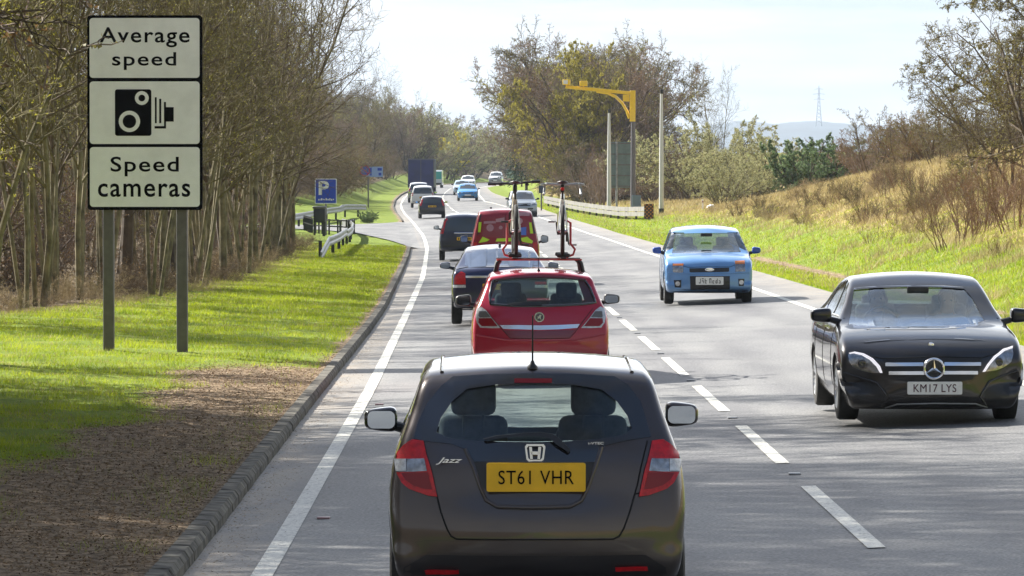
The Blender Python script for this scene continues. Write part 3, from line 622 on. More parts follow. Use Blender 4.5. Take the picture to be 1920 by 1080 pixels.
def person(label, loc, rz, shirt, hair, side=1):
    P = dict(pel=(0,0,.10,.15), sp=(0,-.04,.30,.145), ch=(0,-.06,.48,.16), nk=(0,-.05,.60,.055), hd=(0,-.02,.69,.078), ht=(0,-.03,.78,.082), cr=(0,-.035,.83,.055), ns=(0,.065,.715,.014))
    for s_, q in ((-1, 'l'), (1, 'r')): P.update({'s'+q: (s_*.17,-.06,.52,.07), 'e'+q: (s_*.24,.08,.30,.047), 'w'+q: (s_*.15,.36,.44,.034), 'h'+q: (s_*.13,.43,.47,.03), 't'+q: (s_*.10,.05,.08,.10), 'k'+q: (s_*.13,.45,.16,.07), 'f'+q: (s_*.13,.72,-.16,.05)})
    E_ = [('pel','sp'),('sp','ch'),('ch','nk'),('nk','hd'),('hd','ht'),('ht','cr'),('hd','ns')]
    for q in 'lr': E_ += [('ch','s'+q),('s'+q,'e'+q),('e'+q,'w'+q),('w'+q,'h'+q),('pel','t'+q),('t'+q,'k'+q),('k'+q,'f'+q)]
    ks = list(P); me = bpy.data.meshes.new('person'); me.from_pydata([P[k][:3] for k in ks], [(ks.index(a), ks.index(b)) for a, b in E_], []); o = bpy.data.objects.new('person', me); COL.objects.link(o)
    o.modifiers.new('sk', 'SKIN'); me.skin_vertices[0].data[0].use_root = True
    for k, v in zip(ks, me.skin_vertices[0].data): v.radius = (P[k][3],)*2
    m_ = o.modifiers.new('su', 'SUBSURF'); m_.levels = m_.render_levels = 2; bpy.context.view_layer.update(); nm = bpy.data.meshes.new_from_object(o.evaluated_get(bpy.context.evaluated_depsgraph_get())); o.modifiers.clear(); o.data = nm
    nm.materials.clear(); nm.materials.append(shirt); nm.materials.append(mat('skin', (.45,.27,.19), .55))
    for p in nm.polygons: p.use_smooth = True; c = p.center; p.material_index = 1 if (c.z > .61 and abs(c.x) < .13) or (c.y > .38 and c.z > .36) else 0
    o.location = loc; o.rotation_euler = (0, 0, rz); tag(o, label, 'person')
    bm = bmesh.new(); bmesh.ops.create_uvsphere(bm, u_segments=20, v_segments=14, radius=1)
    for v in bm.verts: v.co = Vector((v.co.x*.094, v.co.y*.105-.045, v.co.z*.115+.775+(.02 if v.co.y > .4 else 0)))
    bmesh.ops.delete(bm, geom=[v for v in bm.verts if v.co.y > .015 and v.co.z < .80], context='VERTS'); m2 = bpy.data.meshes.new('hair'); bm.to_mesh(m2); bm.free(); m2.materials.append(hair); h = bpy.data.objects.new('hair', m2); COL.objects.link(h); h.parent = o
    mb = MB()
    for s_ in (-1, 1): mb.lathe([(0,0),(.004,.012),(.008,0)], 8, 'y', (s_*.032, .052, .745))
    mb.build('eyes', M_['black'], o); return o
def mx(p): return [(-a, b) for a, b in p][::-1]
def shift(sil, L): return [(a-L/2, b) for a, b in sil]
# ------------------------------------------------------------------ the hatchback right in front
L = 3.9
sil = shift([(.25,.24),(.06,.30),(.0,.40),(.0,.60),(.015,.70),(.07,.755),(.085,.86),(.10,.97),(.13,1.03),(.22,1.18),(.33,1.34),(.40,1.425),(.385,1.455),(.44,1.475),(.8,1.50),(1.3,1.522),(1.8,1.515),(2.2,1.475),(2.5,1.40),(2.9,1.20),(3.25,1.0),(3.6,.87),(3.78,.76),(3.88,.62),(3.9,.40),(3.85,.25),(3.7,.2),(2,.19)], L)[::1]
wzJ = [(.15,.74),(.25,.80),(.45,.838),(.67,.852),(.78,.848),(.90,.832),(1.0,.805),(1.1,.765),(1.2,.727),(1.3,.692),(1.39,.660),(1.47,.635),(1.6,.61)]
PJ = paint('brown_grey_metallic_paint', (.062,.050,.050), .5, 1, .33)
JY = 23.7
J = Car('hatchback_car', 'dark grey-brown hatchback filling the lane directly ahead, yellow plate and red tail lamps', sil, wzJ, (.128, JY+L/2, float(zg(.128, JY))), heading(JY)+.002, PJ, (.035,.13,.22), L, r=.10)
Z = lambda p: J.zm(p, 660, 620, 2.348)
clear = Z([(372,447),(390,385),(440,312),(505,256),(640,236),(800,232),(960,236),(1098,258),(1165,310),(1212,375),(1233,432),(1205,455),(1100,474),(950,486),(800,490),(640,488),(500,480),(410,466)])
J.cutter(clear, 'back', -L/2-.5, -L/2+.95)
ws = [(-.63,.99),(-.50,1.385),(-.3,1.405),(0,1.41),(.3,1.405),(.50,1.385),(.63,.99),(0,.975)]
J.cutter(ws, 'front', L/2-1.75, L/2+.3)
sw1 = [(.0,1.0),(.0,1.38),(.55,1.31),(.85,1.17),(1.0,1.0)]; sw2 = [(-.95,1.01),(-.92,1.33),(-.05,1.385),(-.05,1.0)]
for q in (sw1, sw2): J.cutter(q, 'left', -1.3, -.45); J.cutter(q, 'right', .45, 1.3)
winJ = J.cut[0]
garn = Z([(272,476),(292,400),(332,320),(395,243),(445,203),(620,192),(800,189),(980,192),(1155,203),(1215,240),(1268,310),(1296,400),(1316,468),(1200,486),(1112,508),(1082,578),(800,580),(540,577),(497,522),(440,500),(320,487)])
g1 = J.patch('rear_black_panel', garn, 'back', M_['gloss'], 1.5, cutme=[winJ])
bodyJ = J.body(arches=[(L/2-.82, .345), (-L/2+.60, .345)])
J.patch('rear_window', clear, 'back', M_['gl'], off=-.004, depth=.004)
J.patch('windscreen', ws, 'front', M_['gl'], off=-.006, depth=.004)
for d in ('left', 'right'):
    for q in (sw1, sw2): J.patch('side_window', q, d, M_['gltint'], off=-.006, depth=.004)
# dark strip down inside of the glass, third brake lamp
J.patch('high_brake_lamp', Z([(715,213),(880,213),(880,232),(715,232)]), 'back', M_['redlamp2'], 2.4, depth=.02)
LAMP = J.zm([(455,280),(590,298),(622,450),(682,640),(748,942),(640,928),(540,893),(420,850),(345,790),(298,700),(268,600),(262,500),(300,420),(370,340)], 700, 780, 6.194)
BAND = J.zm([(266,502),(600,502),(614,560),(630,645),(470,655),(282,655),(268,590)], 700, 780, 6.194)
BANDL = J.zm([(278,508),(385,508),(385,645),(288,648)], 700, 780, 6.194)
LOW = J.zm([(340,670),(640,660),(690,860),(600,850),(470,810),(380,750)], 700, 780, 6.194)
for fn in (lambda p: p, mx):
    lo_ = J.patch('tail_lamp', fn(LAMP), 'back', M_['redlamp'], 2, depth=.03, off=.012)
    J.patch('reversing_lens', fn(BAND), 'back', M_['lampin'], parent=lo_, off=.016, depth=.004)
    J.patch('indicator_lens', fn(BANDL), 'back', M_['clear'], parent=lo_, off=.020, depth=.004)
    J.patch('brake_lens', fn(LOW), 'back', M_['redlamp2'], parent=lo_, off=.0155, depth=.004)
S1 = Z([(372,722),(392,800),(418,872),(436,905),(462,918),(800,920),(1150,918),(1176,905),(1196,872),(1222,800),(1246,716)])
J.line('tailgate_gap', S1, 'back', .009, M_['seam'])
J.line('tailgate_gap', Z([(312,490),(340,600),(358,680),(372,722)]), 'back', .008, M_['seam']); J.line('tailgate_gap', Z([(1300,485),(1272,600),(1256,680),(1246,716)]), 'back', .008, M_['seam'])
J.line('bumper_gap', Z([(375,728),(300,708),(250,688)]), 'back', .007, M_['seam']); J.line('bumper_gap', Z([(1246,720),(1320,700),(1365,684)]), 'back', .007, M_['seam'])
# pressed recess around the plate: raised edge each side
for pts in ([(498,520),(535,600),(565,690),(590,748),(640,776),(800,780),(960,776),(1010,750),(1038,690),(1070,600),(1098,512)],):
    J.line('plate_recess_edge', Z(pts), 'back', .022, J.paint, 2.2)
J.patch('plate_recess_side', Z([(515,575),(590,580),(592,700),(570,690)]), 'back', M_['black'], 1); J.patch('plate_recess_side', Z([(1030,580),(1078,575),(1038,690),(1030,700)]), 'back', M_['black'], 1)
J.patch('bumper_step', Z([(285,932),(330,924),(800,926),(1280,920),(1326,928),(1296,968),(800,975),(320,972)]), 'back', J.paint, off=.022, depth=.05)
J.patch('lower_bumper', Z([(230,1040),(330,985),(800,990),(1290,985),(1380,1040),(1400,1150),(210,1150)]), 'back', mat('dark_lower_bumper', (.030,.026,.027), .4, .3, coat=.5), off=.004, depth=.02)
J.patch('bumper_reflector', Z([(322,1046),(472,1046),(474,1062),(328,1064)]), 'back', M_['redlamp'], off=.02, depth=.03); J.patch('bumper_reflector', Z([(1156,1035),(1296,1032),(1300,1048),(1158,1052)]), 'back', M_['redlamp'], off=.02, depth=.03)
J.flatplate(660+592/2.348, 620+579/2.348, 660+1028/2.348, 620+707/2.348, M_['yplate'], 'ST61 VHR', tw=.76, th=.48, space=1.08, off=.035)
# badge, script, wiper, aerial
def zpt(c, a, b, x0, y0, sc): return c.px(x0+a/sc, y0+b/sc)
p = zpt(J, 806, 537, 660, 620, 2.348); mb = MB()
w_, h_ = .115, .098
op = [(p.x+(a)*w_/2, p.z+(b)*h_/2) for a, b in ((-.82,1),(.82,1),(1,.7),(.84,-.75),(.62,-1),(-.62,-1),(-.84,-.75),(-1,.7))]
ip = [(p.x+(a)*w_/2*.80, p.z+(b)*h_/2*.78) for a, b in ((-.82,1),(.82,1),(1,.7),(.84,-.75),(.62,-1),(-.62,-1),(-.84,-.75),(-1,.7))]
y0 = p.y-.022; n = 8
mb.add([(a, y0, b) for a, b in op]+[(a, y0, b) for a, b in ip]+[(a, y0+.02, b) for a, b in op]+[(a, y0+.02, b) for a, b in ip], [(i, (i+1) % n, n+(i+1) % n, n+i) for i in range(n)]+[(i, 2*n+i, 2*n+(i+1) % n, (i+1) % n) for i in range(n)]+[(n+i, n+(i+1) % n, 3*n+(i+1) % n, 3*n+i) for i in range(n)])
for sx in (-1, 1): mb.prism([(p.x+sx*.034, p.z+.034), (p.x+sx*.018, p.z+.034), (p.x+sx*.013, p.z-.034), (p.x+sx*.027, p.z-.034)], y0-.003, y0+.012, 'y')
mb.prism([(p.x-.025, p.z+.008), (p.x+.025, p.z+.008), (p.x+.023, p.z-.010), (p.x-.023, p.z-.010)], y0-.003, y0+.012, 'y')
mb.build('maker_badge', M_['chrome'], J.root)
p = zpt(J, 428, 573, 660, 620, 2.348); text_part('model_script', 'Jazz', .150, .040, M_['chrome'], J.root, (p.x, p.y-.012, p.z), '-y', shear=.45, bold=.01, ext=.004)
p = zpt(J, 1074, 495, 660, 620, 2.348); text_part('model_script', 'i-VTEC', .085, .014, M_['chrome'], J.root, (p.x, p.y-.012, p.z), '-y', bold=.01, ext=.003)
J.patch('rear_wiper', Z([(580,487),(640,472),(740,462),(830,458),(880,463),(918,490),(960,534),(950,543),(900,512),(868,483),(800,475),(700,478),(590,492)]), 'back', M_['black'], off=.03, depth=.018)
p = J.px(998.5, 690); mb = MB(); mb.lathe([(0,.0),(0,.032),(.012,.03),(.03,.014),(.045,.010)], 14, 'z', (p.x, p.y, p.z-.005)); mb.tube([(p.x, p.y, p.z+.03), (p.x, p.y-.06, p.z+.30)], [.006, .0035], 6); mb.build('roof_aerial', M_['black'], J.root, True)
for sx in (-1, 1):
    mb = MB(); q = []
    for yy in np.linspace(-1.40, .45, 14):
        h = J.hit(sx*.54, yy, 'top')[0]; q.append((h.x, h.y, h.z+.001))
    mb.tube(q, .012, 6); mb.build('roof_channel', J.paint, J.root, True)
J.interior(.05, 1.12, top=1.335, bench=-.98)
q = J.MW @ Vector((.36, .28, .47)); person('driver in a dark jacket seen from behind through the hatchback rear window', tuple(q), J.root.rotation_euler.z, mat('dark_jacket', (.03,.035,.05), .9), mat('dark_hair', (.03,.02,.012), .7))
J.wheels(L/2-.82, -L/2+.60, .745, .30, .18)
J.mirror(-.93, L/2-1.30, 1.065, .205, .145, M_['gloss']); J.mirror(.925, L/2-1.30, 1.095, .205, .145, J.paint)
mb = MB(); mb.box((.5, -L/2+.35, .21), (.06, .3, .06)); mb.build('exhaust_pipe', M_['steel'], J.root)
# ------------------------------------------------------------------ black saloon coming the other way
L = 4.69
silS = shift([(.15,.26),(0,.42),(.0,.72),(.05,.97),(.14,1.04),(.50,1.09),(.85,1.16),(1.25,1.31),(1.7,1.41),(2.25,1.442),(2.65,1.415),(2.95,1.31),(3.45,1.02),(3.52,.975),(3.9,.93),(4.25,.86),(4.50,.77),(4.62,.66),(4.67,.52),(4.69,.34),(4.66,.18),(4.50,.13),(2.3,.15)], L)[::1]
wzS = [(.12,.76),(.2,.83),(.35,.885),(.55,.905),(.75,.90),(.88,.87),(.97,.82),(1.05,.775),(1.2,.712),(1.3,.672),(1.38,.632),(1.45,.59)]
PM = paint('black_metallic_paint', (.010,.011,.017), .3, 1, .3)
C = Car('saloon_car', 'black saloon coming towards us with lit headlamps, a star badge and white front plate', silS, wzS, (4.09, 41.35+L/2, .19), math.pi+.004, PM, (.04,.16,.27), L)
Z = lambda p: C.zm(p, 1510, 500, 3.483)
ws = Z([(282,376),(296,300),(318,140),(450,128),(680,122),(900,124),(1028,134),(1090,205),(1172,352),(1100,372),(900,388),(660,392),(450,390)])
C.cutter(ws, 'front', L/2-2.3, L/2+.3)
C.cutter([(-.56,1.06),(-.50,1.33),(0,1.37),(.50,1.33),(.56,1.06)], 'back', -L/2-.2, -L/2+1.7)
s1 = [(-.05,1.0),(-.05,1.36),(.30,1.33),(.62,1.16),(.78,1.0)]; s2 = [(-1.15,1.06),(-.75,1.27),(-.12,1.36),(-.12,1.0),(-1.0,1.0)]
for q in (s1, s2): C.cutter(q, 'left', -1.3, -.42); C.cutter(q, 'right', .42, 1.3)
C.body(arches=[(L/2-.86, .36), (-L/2+.99, .36)])
C.patch('windscreen', ws, 'front', M_['glws'], off=-.005, depth=.004)
C.patch('rear_window', [(-.56,1.06),(-.50,1.33),(0,1.37),(.50,1.33),(.56,1.06)], 'back', M_['gltint'], off=-.006, depth=.004)
for d in ('left','right'):
    for q in (s1, s2):
        C.patch('side_window', q, d, M_['gltint'], off=-.006, depth=.004); C.line('window_trim', [q[0], q[-1]], d, .02, M_['chrome'], 1.5)
C.patch('windscreen_band', Z([(318,140),(450,128),(680,122),(900,124),(1028,134),(1034,146),(900,137),(680,134),(450,140),(316,154)]), 'front', M_['gloss'], 1)
C.patch('scuttle', Z([(300,392),(450,395),(660,398),(900,394),(1120,376),(1150,388),(900,408),(660,412),(400,410)]), 'front', M_['gloss'], 1)
for q in ([(330,388),(480,372),(620,380),(480,378),(340,393)], [(640,384),(800,366),(960,372),(1060,366),(960,378),(800,374),(650,390)]): C.patch('wiper', Z(q), 'front', M_['black'], off=.02, depth=.01)
GR = Z([(516,604),(700,596),(850,593),(1000,595),(1148,600),(1152,640),(1128,690),(1090,736),(1000,752),(840,756),(680,754),(590,740),(545,700),(512,650)])
gr = C.patch('grille', GR, 'front', mat('grille_mesh', (.012,.012,.014), .5), 1, depth=.03)
for a, b, y in ((526,772,630),(905,1142,628),(548,790,685),(892,1122,683)): C.patch('grille_bar', Z([(a,y),(b,y),(b,y+22),(a,y+22)]), 'front', M_['chrome'], parent=gr, off=.02, depth=.02)
p = C.px(1510+838/3.483, 500+666/3.483); mb = MB(); r0 = .095
ring = [(p.x+r0*math.cos(a), p.y+.03, p.z+r0*math.sin(a)) for a in np.linspace(0, 2*math.pi, 41)]; mb.tube(ring, .013, 8, False)
for k in range(3):
    a = R(90+120*k); d1 = Vector((math.cos(a), 0, math.sin(a))); n1 = Vector((-d1.z, 0, d1.x)); c = Vector((p.x, p.y+.03, p.z))
    mb.add([c+d1*r0, c+n1*.02-d1*.008+Vector((0,.004,0)), c-n1*.02-d1*.008+Vector((0,.004,0)), c+Vector((0,.014,0)), c-Vector((0,.01,0))], [(0,1,3),(0,3,2),(0,4,1),(0,2,4)])
mb.build('star_badge', M_['chrome'], C.root)
mb = MB(); mb.prism([(p.x+r0*.95*math.cos(a), p.z+r0*.95*math.sin(a)) for a in np.linspace(0, 2*math.pi, 24)[:-1]], p.y+.004, p.y+.012, 'y'); mb.build('badge_backing', M_['gloss'], C.root)
HL = Z([(280,572),(320,562),(380,574),(440,606),(485,655),(502,694),(440,694),(370,680),(310,655),(284,615)])
HR = Z([(1352,525),(1358,570),(1345,620),(1300,655),(1250,676),(1160,688),(1190,640),(1230,592),(1290,548)])
DL = Z([(285,566),(325,558),(385,570),(445,602),(490,650),(506,694),(490,694),(466,653),(422,611),(368,580),(318,569),(290,573)])
DR = Z([(1354,522),(1290,542),(1228,588),(1186,638),(1154,688),(1172,686),(1203,640),(1243,596),(1300,553),(1353,535)])
for h, d in ((HL, DL), (HR, DR)):
    o = C.patch('headlamp', h, 'front', M_['lampin'], 2, depth=.05, off=.004); C.patch('daytime_lamp', d, 'front', M_['drl'], parent=o, off=.010, depth=.02)
for (cx, cz) in ((372,634),(1262,622)):
    p = C.px(1510+cx/3.483, 500+cz/3.483); mb = MB(); mb.lathe([(0,.0),(.006,.03),(0,.042),(-.03,.044)], 20, 'y', (p.x, p.y+.012, p.z)); mb.build('headlamp_projector', M_['gloss'], C.root, True)
for q in ([(305,762),(400,750),(520,800),(552,850),(480,890),(350,900),(308,880)], [(1155,830),(1200,785),(1290,758),(1330,764),(1332,872),(1290,890),(1190,880)], [(570,850),(660,855),(1030,855),(1130,850),(1110,878),(840,885),(590,880)]): C.patch('air_intake', Z(q), 'front', M_['black'], 1, depth=.02)
C.line('chrome_lip', Z([(520,915),(560,905),(600,893),(840,888),(1110,890),(1150,902),(1190,912)]), 'front', .014, M_['steel'], 5)
C.line('bumper_crease', Z([(250,690),(330,715),(470,760),(545,860),(500,910)]), 'front', .02, C.paint, 4); C.line('bumper_crease', Z([(1385,680),(1290,712),(1200,750),(1140,850),(1180,905)]), 'front', .02, C.paint, 4)
C.line('bonnet_gap', Z([(300,560),(420,585),(510,600),(850,588),(1150,596),(1240,570),(1340,520)]), 'front', .008, M_['seam'])
C.flatplate(1510+664/3.483, 500+750/3.483, 1510+1021/3.483, 500+833/3.483, M_['wplate'], 'KM17 LYS', M_['ink2'], '+y', .78, .62, 1.05, off=.03)
p = C.px(1510+820/3.483, 500+512/3.483); mb = MB(); mb.lathe([(0,.03),(.006,.025),(.009,0)], 16, 'y', (p.x, p.y+.002, p.z)); mb.build('bonnet_badge', M_['chrome'], C.root, True)
for sx in (-1, 1):   # door seams along the flank
    d = 'left' if sx < 0 else 'right'
    for yy in (.98, -.08, -1.12): C.line('door_gap', [(yy, .32), (yy, .99)], d, .008, M_['seam'])
    for yy in (-.0, -1.02): C.patch('door_handle', [(yy-.1,.86),(yy+.1,.865),(yy+.1,.89),(yy-.1,.885)], d, M_['chrome'], off=.03, depth=.03)
    C.mirror(sx*1.0, .98, 1.02, .21, .14, C.paint)
C.interior(-.10, 1.0, top=1.20, bench=-1.05, wheelx=.36)
q = C.MW @ Vector((.36, .12, .42)); person('driver in a grey top behind the windscreen of the black saloon', tuple(q), C.root.rotation_euler.z, mat('grey_top', (.16,.16,.17), .9), mat('brown_hair', (.07,.04,.02), .7))
q = C.MW @ Vector((-.36, .10, .40)); person('passenger in a pale top in the front seat of the black saloon', tuple(q), C.root.rotation_euler.z, mat('pale_top', (.40,.38,.36), .9), mat('fair_hair', (.22,.15,.07), .7)); C.wheels(L/2-.86, -L/2+.99, .78, .325, .22, spokes=10)

# ------------------------------------------------------------------ light blue upright hatchback behind it
L = 4.02
silF = shift([(.15,.3),(0,.42),(0,.7),(.04,1.0),(.15,1.35),(.3,1.46),(.9,1.51),(1.7,1.503),(2.2,1.45),(2.45,1.34),(2.95,1.04),(3.05,1.0),(3.5,.95),(3.82,.87),(3.93,.78),(3.98,.6),(4.02,.42),(3.98,.27),(3.7,.22),(2,.22)], L)
wzF = [(.2,.78),(.3,.83),(.5,.853),(.8,.854),(.95,.83),(1.02,.80),(1.15,.745),(1.3,.69),(1.42,.64),(1.5,.59),(1.6,.55)]
PB = paint('light_blue_metallic_paint', (.14,.33,.66), .3, 1, .3)
C = Car('small_car', 'light blue upright hatchback coming towards us, orange-topped headlamps, ahead of the grass bank', silF, wzF, (3.95, 85.2+L/2*1.045, .17), math.pi-.004, PB, (.05,.08,.16), L, scale=1.045)
Z = lambda p: C.zm(p, 1215, 410, 6.352)
ws = Z([(284,412),(310,300),(336,178),(680,170),(1016,172),(1065,290),(1108,396),(900,404),(700,408),(480,414)])
C.cutter(ws, 'front', L/2-1.95, L/2+.3); C.cutter([(-.58,1.0),(-.52,1.36),(.52,1.36),(.58,1.0)], 'back', -L/2-.2, -L/2+.6)
s1 = [(.0,1.0),(.0,1.38),(.3,1.37),(.62,1.2),(.85,1.0)]; s2 = [(-1.5,1.03),(-1.5,1.35),(-.08,1.39),(-.08,1.0)]
for q in (s1, s2): C.cutter(q, 'left', -1.3, -.42); C.cutter(q, 'right', .42, 1.3)
C.body(arches=[(L/2-.80, .34), (-L/2+.73, .34)])
C.patch('windscreen', ws, 'front', M_['glws'], off=-.005, depth=.004); C.patch('rear_window', [(-.58,1.0),(-.52,1.36),(.52,1.36),(.58,1.0)], 'back', M_['gltint'], off=-.005, depth=.004)
for d in ('left','right'):
    for q in (s1, s2): C.patch('side_window', q, d, M_['gltint'], off=-.006, depth=.004)
    for yy in (.9, -.04, -1.0): C.line('door_gap', [(yy, .35), (yy, .99)], d, .008, M_['seam'])
C.patch('grille', Z([(494,592),(965,584),(966,628),(950,634),(510,640),(496,634)]), 'front', M_['black'], 2, depth=.02)
p = C.px(1215+732/6.352, 410+607/6.352); mb = MB(); mb.v = []; mb.lathe([(.012,0),(.010,.05),(0,.06)], 20, 'y', (0,0,0)); mb.v = [(v[0]*1.5+p.x, p.y+.012+v[1], v[2]*.62+p.z) for v in mb.v]; mb.build('oval_badge', M_['chrome'], C.root, True)
C.patch('lower_grille', Z([(500,684),(974,684),(974,842),(505,846)]), 'front', M_['black'], 2, depth=.02)
C.flatplate(1215+568/6.352, 410+693/6.352, 1215+898/6.352, 410+788/6.352, M_['wplate'], None, None, '+y', off=.03)
for q, a, f_ in (([(288,544),(424,538),(420,638),(400,646),(300,640)], [(300,540),(424,537),(421,560),(298,562)], [(308,732),(398,730),(395,820),(320,818)]), ([(1034,508),(1150,504),(1158,628),(1040,632)], [(1034,506),(1148,502),(1152,540),(1038,540)], [(1074,716),(1148,716),(1140,802),(1080,802)])):
    o = C.patch('headlamp', Z(q), 'front', M_['lampin'], 2, off=.006, depth=.04); C.patch('indicator', Z(a), 'front', M_['amber'], parent=o, off=.010, depth=.01)
    o = C.patch('fog_lamp_surround', Z(f_), 'front', M_['black'], 2, depth=.02); m_ = np.mean(np.array(Z(f_)), 0); C.patch('fog_lamp', [(m_[0]+.045*math.cos(t), m_[1]+.045*math.sin(t)) for t in np.linspace(0, 6.28, 15)[:-1]], 'front', M_['clear'], parent=o, off=.010, depth=.01)
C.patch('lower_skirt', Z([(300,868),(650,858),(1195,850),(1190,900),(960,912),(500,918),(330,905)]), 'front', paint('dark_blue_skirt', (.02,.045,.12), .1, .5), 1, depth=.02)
C.line('bumper_line', Z([(240,650),(480,655),(980,652),(1210,640)]), 'front', .02, C.paint, 5); C.line('bonnet_gap', Z([(290,535),(480,580),(740,574),(980,575),(1155,498)]), 'front', .008, M_['seam'])
for q in ([(600,404),(700,392),(860,396),(700,400)], [(880,400),(980,388),(1090,392),(980,396)]): C.patch('wiper', Z(q), 'front', M_['black'], off=.012, depth=.01)
for sx in (-1, 1): C.mirror(sx*.965, .72, 1.03, .17, .13, paint('deep_blue_mirror', (.02,.08,.38), .2))
C.interior(-.15, .95, top=1.28, bench=-1.1, wheelx=.36); C.wheels(L/2-.80, -L/2+.73, .75, .31, .19)

# ------------------------------------------------------------------ red hatchback with the roof bikes
L = 4.25
silA = shift([(.2,.28),(.02,.36),(0,.52),(.01,.66),(.06,.74),(.08,.86),(.13,.98),(.30,1.18),(.46,1.345),(.52,1.385),(.44,1.41),(.55,1.425),(1.2,1.455),(1.9,1.46),(2.4,1.42),(2.8,1.27),(3.35,.98),(3.5,.93),(3.95,.82),(4.15,.68),(4.25,.5),(4.2,.3),(4.0,.2),(2,.2)], L)
wzA = [(.2,.78),(.35,.86),(.5,.877),(.7,.876),(.85,.86),(.95,.83),(1.02,.79),(1.15,.735),(1.3,.67),(1.40,.62),(1.5,.57)]
PR = paint('red_paint', (.40,.006,.032), .15, 1, .3)
AY = 53.3; AX = .345
C = Car('hatchback_car', 'dark red hatchback carrying two bicycles on its roof bars, chrome strip across the tailgate', silA, wzA, (AX, AY+L/2, float(zg(AX, AY+2))), heading(55), PR, (.05,.13,.22), L)
A = C; Z = lambda p: C.zm(p, 860, 470, 5.684)
rw = Z([(360,330),(400,312),(600,296),(860,290),(1130,294),(1340,310),(1400,400),(1462,555),(1330,572),(1100,585),(860,592),(600,590),(340,572),(330,480)])
C.cutter(rw, 'back', -L/2-.5, -L/2+.95); C.cutter([(-.62,1.0),(-.5,1.33),(0,1.36),(.5,1.33),(.62,1.0)], 'front', L/2-1.9, L/2)
s1 = [(.0,.99),(.0,1.34),(.45,1.26),(.9,.99)]; s2 = [(-1.1,1.05),(-.9,1.30),(-.06,1.35),(-.06,.99)]
for q in (s1, s2): C.cutter(q, 'left', -1.3, -.42); C.cutter(q, 'right', .42, 1.3)
C.body(arches=[(L/2-.85, .34), (-L/2+.79, .34)])
C.patch('rear_window', rw, 'back', glass('grey_rear_glass', (.72,.80,.78), 1.2), off=-.004, depth=.004); C.patch('windscreen', [(-.62,1.0),(-.5,1.33),(0,1.36),(.5,1.33),(.62,1.0)], 'front', M_['gl'], off=-.005, depth=.004)
C.line('window_seal', rw, 'back', .03, M_['gloss'], 1.4, closed=True)
for d in ('left','right'):
    for q in (s1, s2): C.patch('side_window', q, d, M_['gltint'], off=-.006, depth=.004)
LA = Z([(198,618),(236,598),(296,640),(360,725),(446,826),(360,828),(232,822),(196,770),(184,700)])
LAc = Z([(222,650),(294,650),(342,710),(230,716),(214,700)]); LAr = Z([(216,724),(352,722),(420,808),(250,808),(212,770)])
for fn in (lambda p: p, mx):
    o = C.patch('tail_lamp', fn(LA), 'back', M_['clear'], 2, depth=.03, off=.010); C.patch('smoked_lens', fn(LAc), 'back', mat('smoked_lens', (.12,.11,.10), .2, coat=1), parent=o, off=.014, depth=.004); C.patch('brake_lens', fn(LAr), 'back', M_['redlamp2'], parent=o, off=.014, depth=.004)
C.patch('chrome_strip', Z([(438,796),(660,796),(860,800),(1060,795),(1288,784),(1262,826),(1060,842),(860,848),(660,842),(478,836)]), 'back', M_['chrome'], off=.015, depth=.02)
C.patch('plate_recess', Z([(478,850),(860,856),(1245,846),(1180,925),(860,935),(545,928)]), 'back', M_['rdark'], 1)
C.flatplate(860+640/5.684, 470+862/5.684, 860+1090/5.684, 470+925/5.684, mat('shaded_red_panel', (.12,.005,.015), .5), 'x', PR, '-y', .01, .01, off=.003) if False else None
p = C.px(860+860/5.684, 470+708/5.684); mb = MB(); mb.lathe([(-.012,0),(-.014,.048),(-.016,.050),(-.016,.062),(-.004,.066)], 26, 'y', (p.x, p.y-.004, p.z)); mb.build('round_badge', M_['chrome'], C.root, True)
mb = MB(); mb.prism([(p.x+.047*math.cos(a), p.z+.047*math.sin(a)) for a in np.linspace(0, 2*math.pi, 24)[:-1]], p.y-.0235, p.y-.018, 'y'); bo = mb.build('badge_disc', mat('dark_badge_disc', (.10,.10,.12), .3, .5), C.root)
mb = MB(); mb.prism([(p.x-.03, p.z-.03), (p.x-.004, p.z-.012), (p.x+.026, p.z-.034), (p.x+.014, p.z+.002), (p.x+.03, p.z+.02), (p.x+.004, p.z+.034), (p.x-.008, p.z+.012), (p.x-.03, p.z+.016), (p.x-.018, p.z-.004)], p.y-.027, p.y-.0237, 'y'); mb.build('badge_emblem', M_['chrome'], bo)
C.line('tailgate_gap', Z([(296,640),(370,735),(455,832),(500,880),(548,932),(860,940),(1180,932),(1240,870),(1290,800),(1350,720),(1430,615)]), 'back', .008, M_['seam'])
C.line('bumper_crease', Z([(190,900),(500,950),(860,965),(1250,950),(1560,890)]), 'back', .02, C.paint, 3)
C.patch('rear_wiper', Z([(515,578),(600,562),(760,552),(885,556),(890,590),(700,596),(560,596)]), 'back', M_['black'], off=.02, depth=.015)
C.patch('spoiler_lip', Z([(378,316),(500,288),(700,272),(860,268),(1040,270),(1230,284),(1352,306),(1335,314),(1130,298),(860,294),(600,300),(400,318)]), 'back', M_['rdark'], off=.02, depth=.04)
p = C.px(1009.6, 508); mb = MB(); mb.lathe([(0,.03),(.02,.02),(.04,.008)], 12, 'z', (p.x, p.y, p.z-.004)); mb.tube([(p.x, p.y, p.z+.03), (p.x, p.y-.05, p.z+.17)], .004, 5); mb.build('roof_aerial', M_['black'], C.root, True)
C.interior(.0, 1.1, top=1.26, bench=-1.15); C.wheels(L/2-.85, -L/2+.79, .77, .31, .2)
C.mirror(.98, .95, 1.02, .21, .13, M_['black']); C.mirror(-.98, .95, 1.0, .21, .15, M_['black'])
RB = 1.575; MRED = mat('red_rack_arm', (.45,.03,.03), .4, coat=.5)
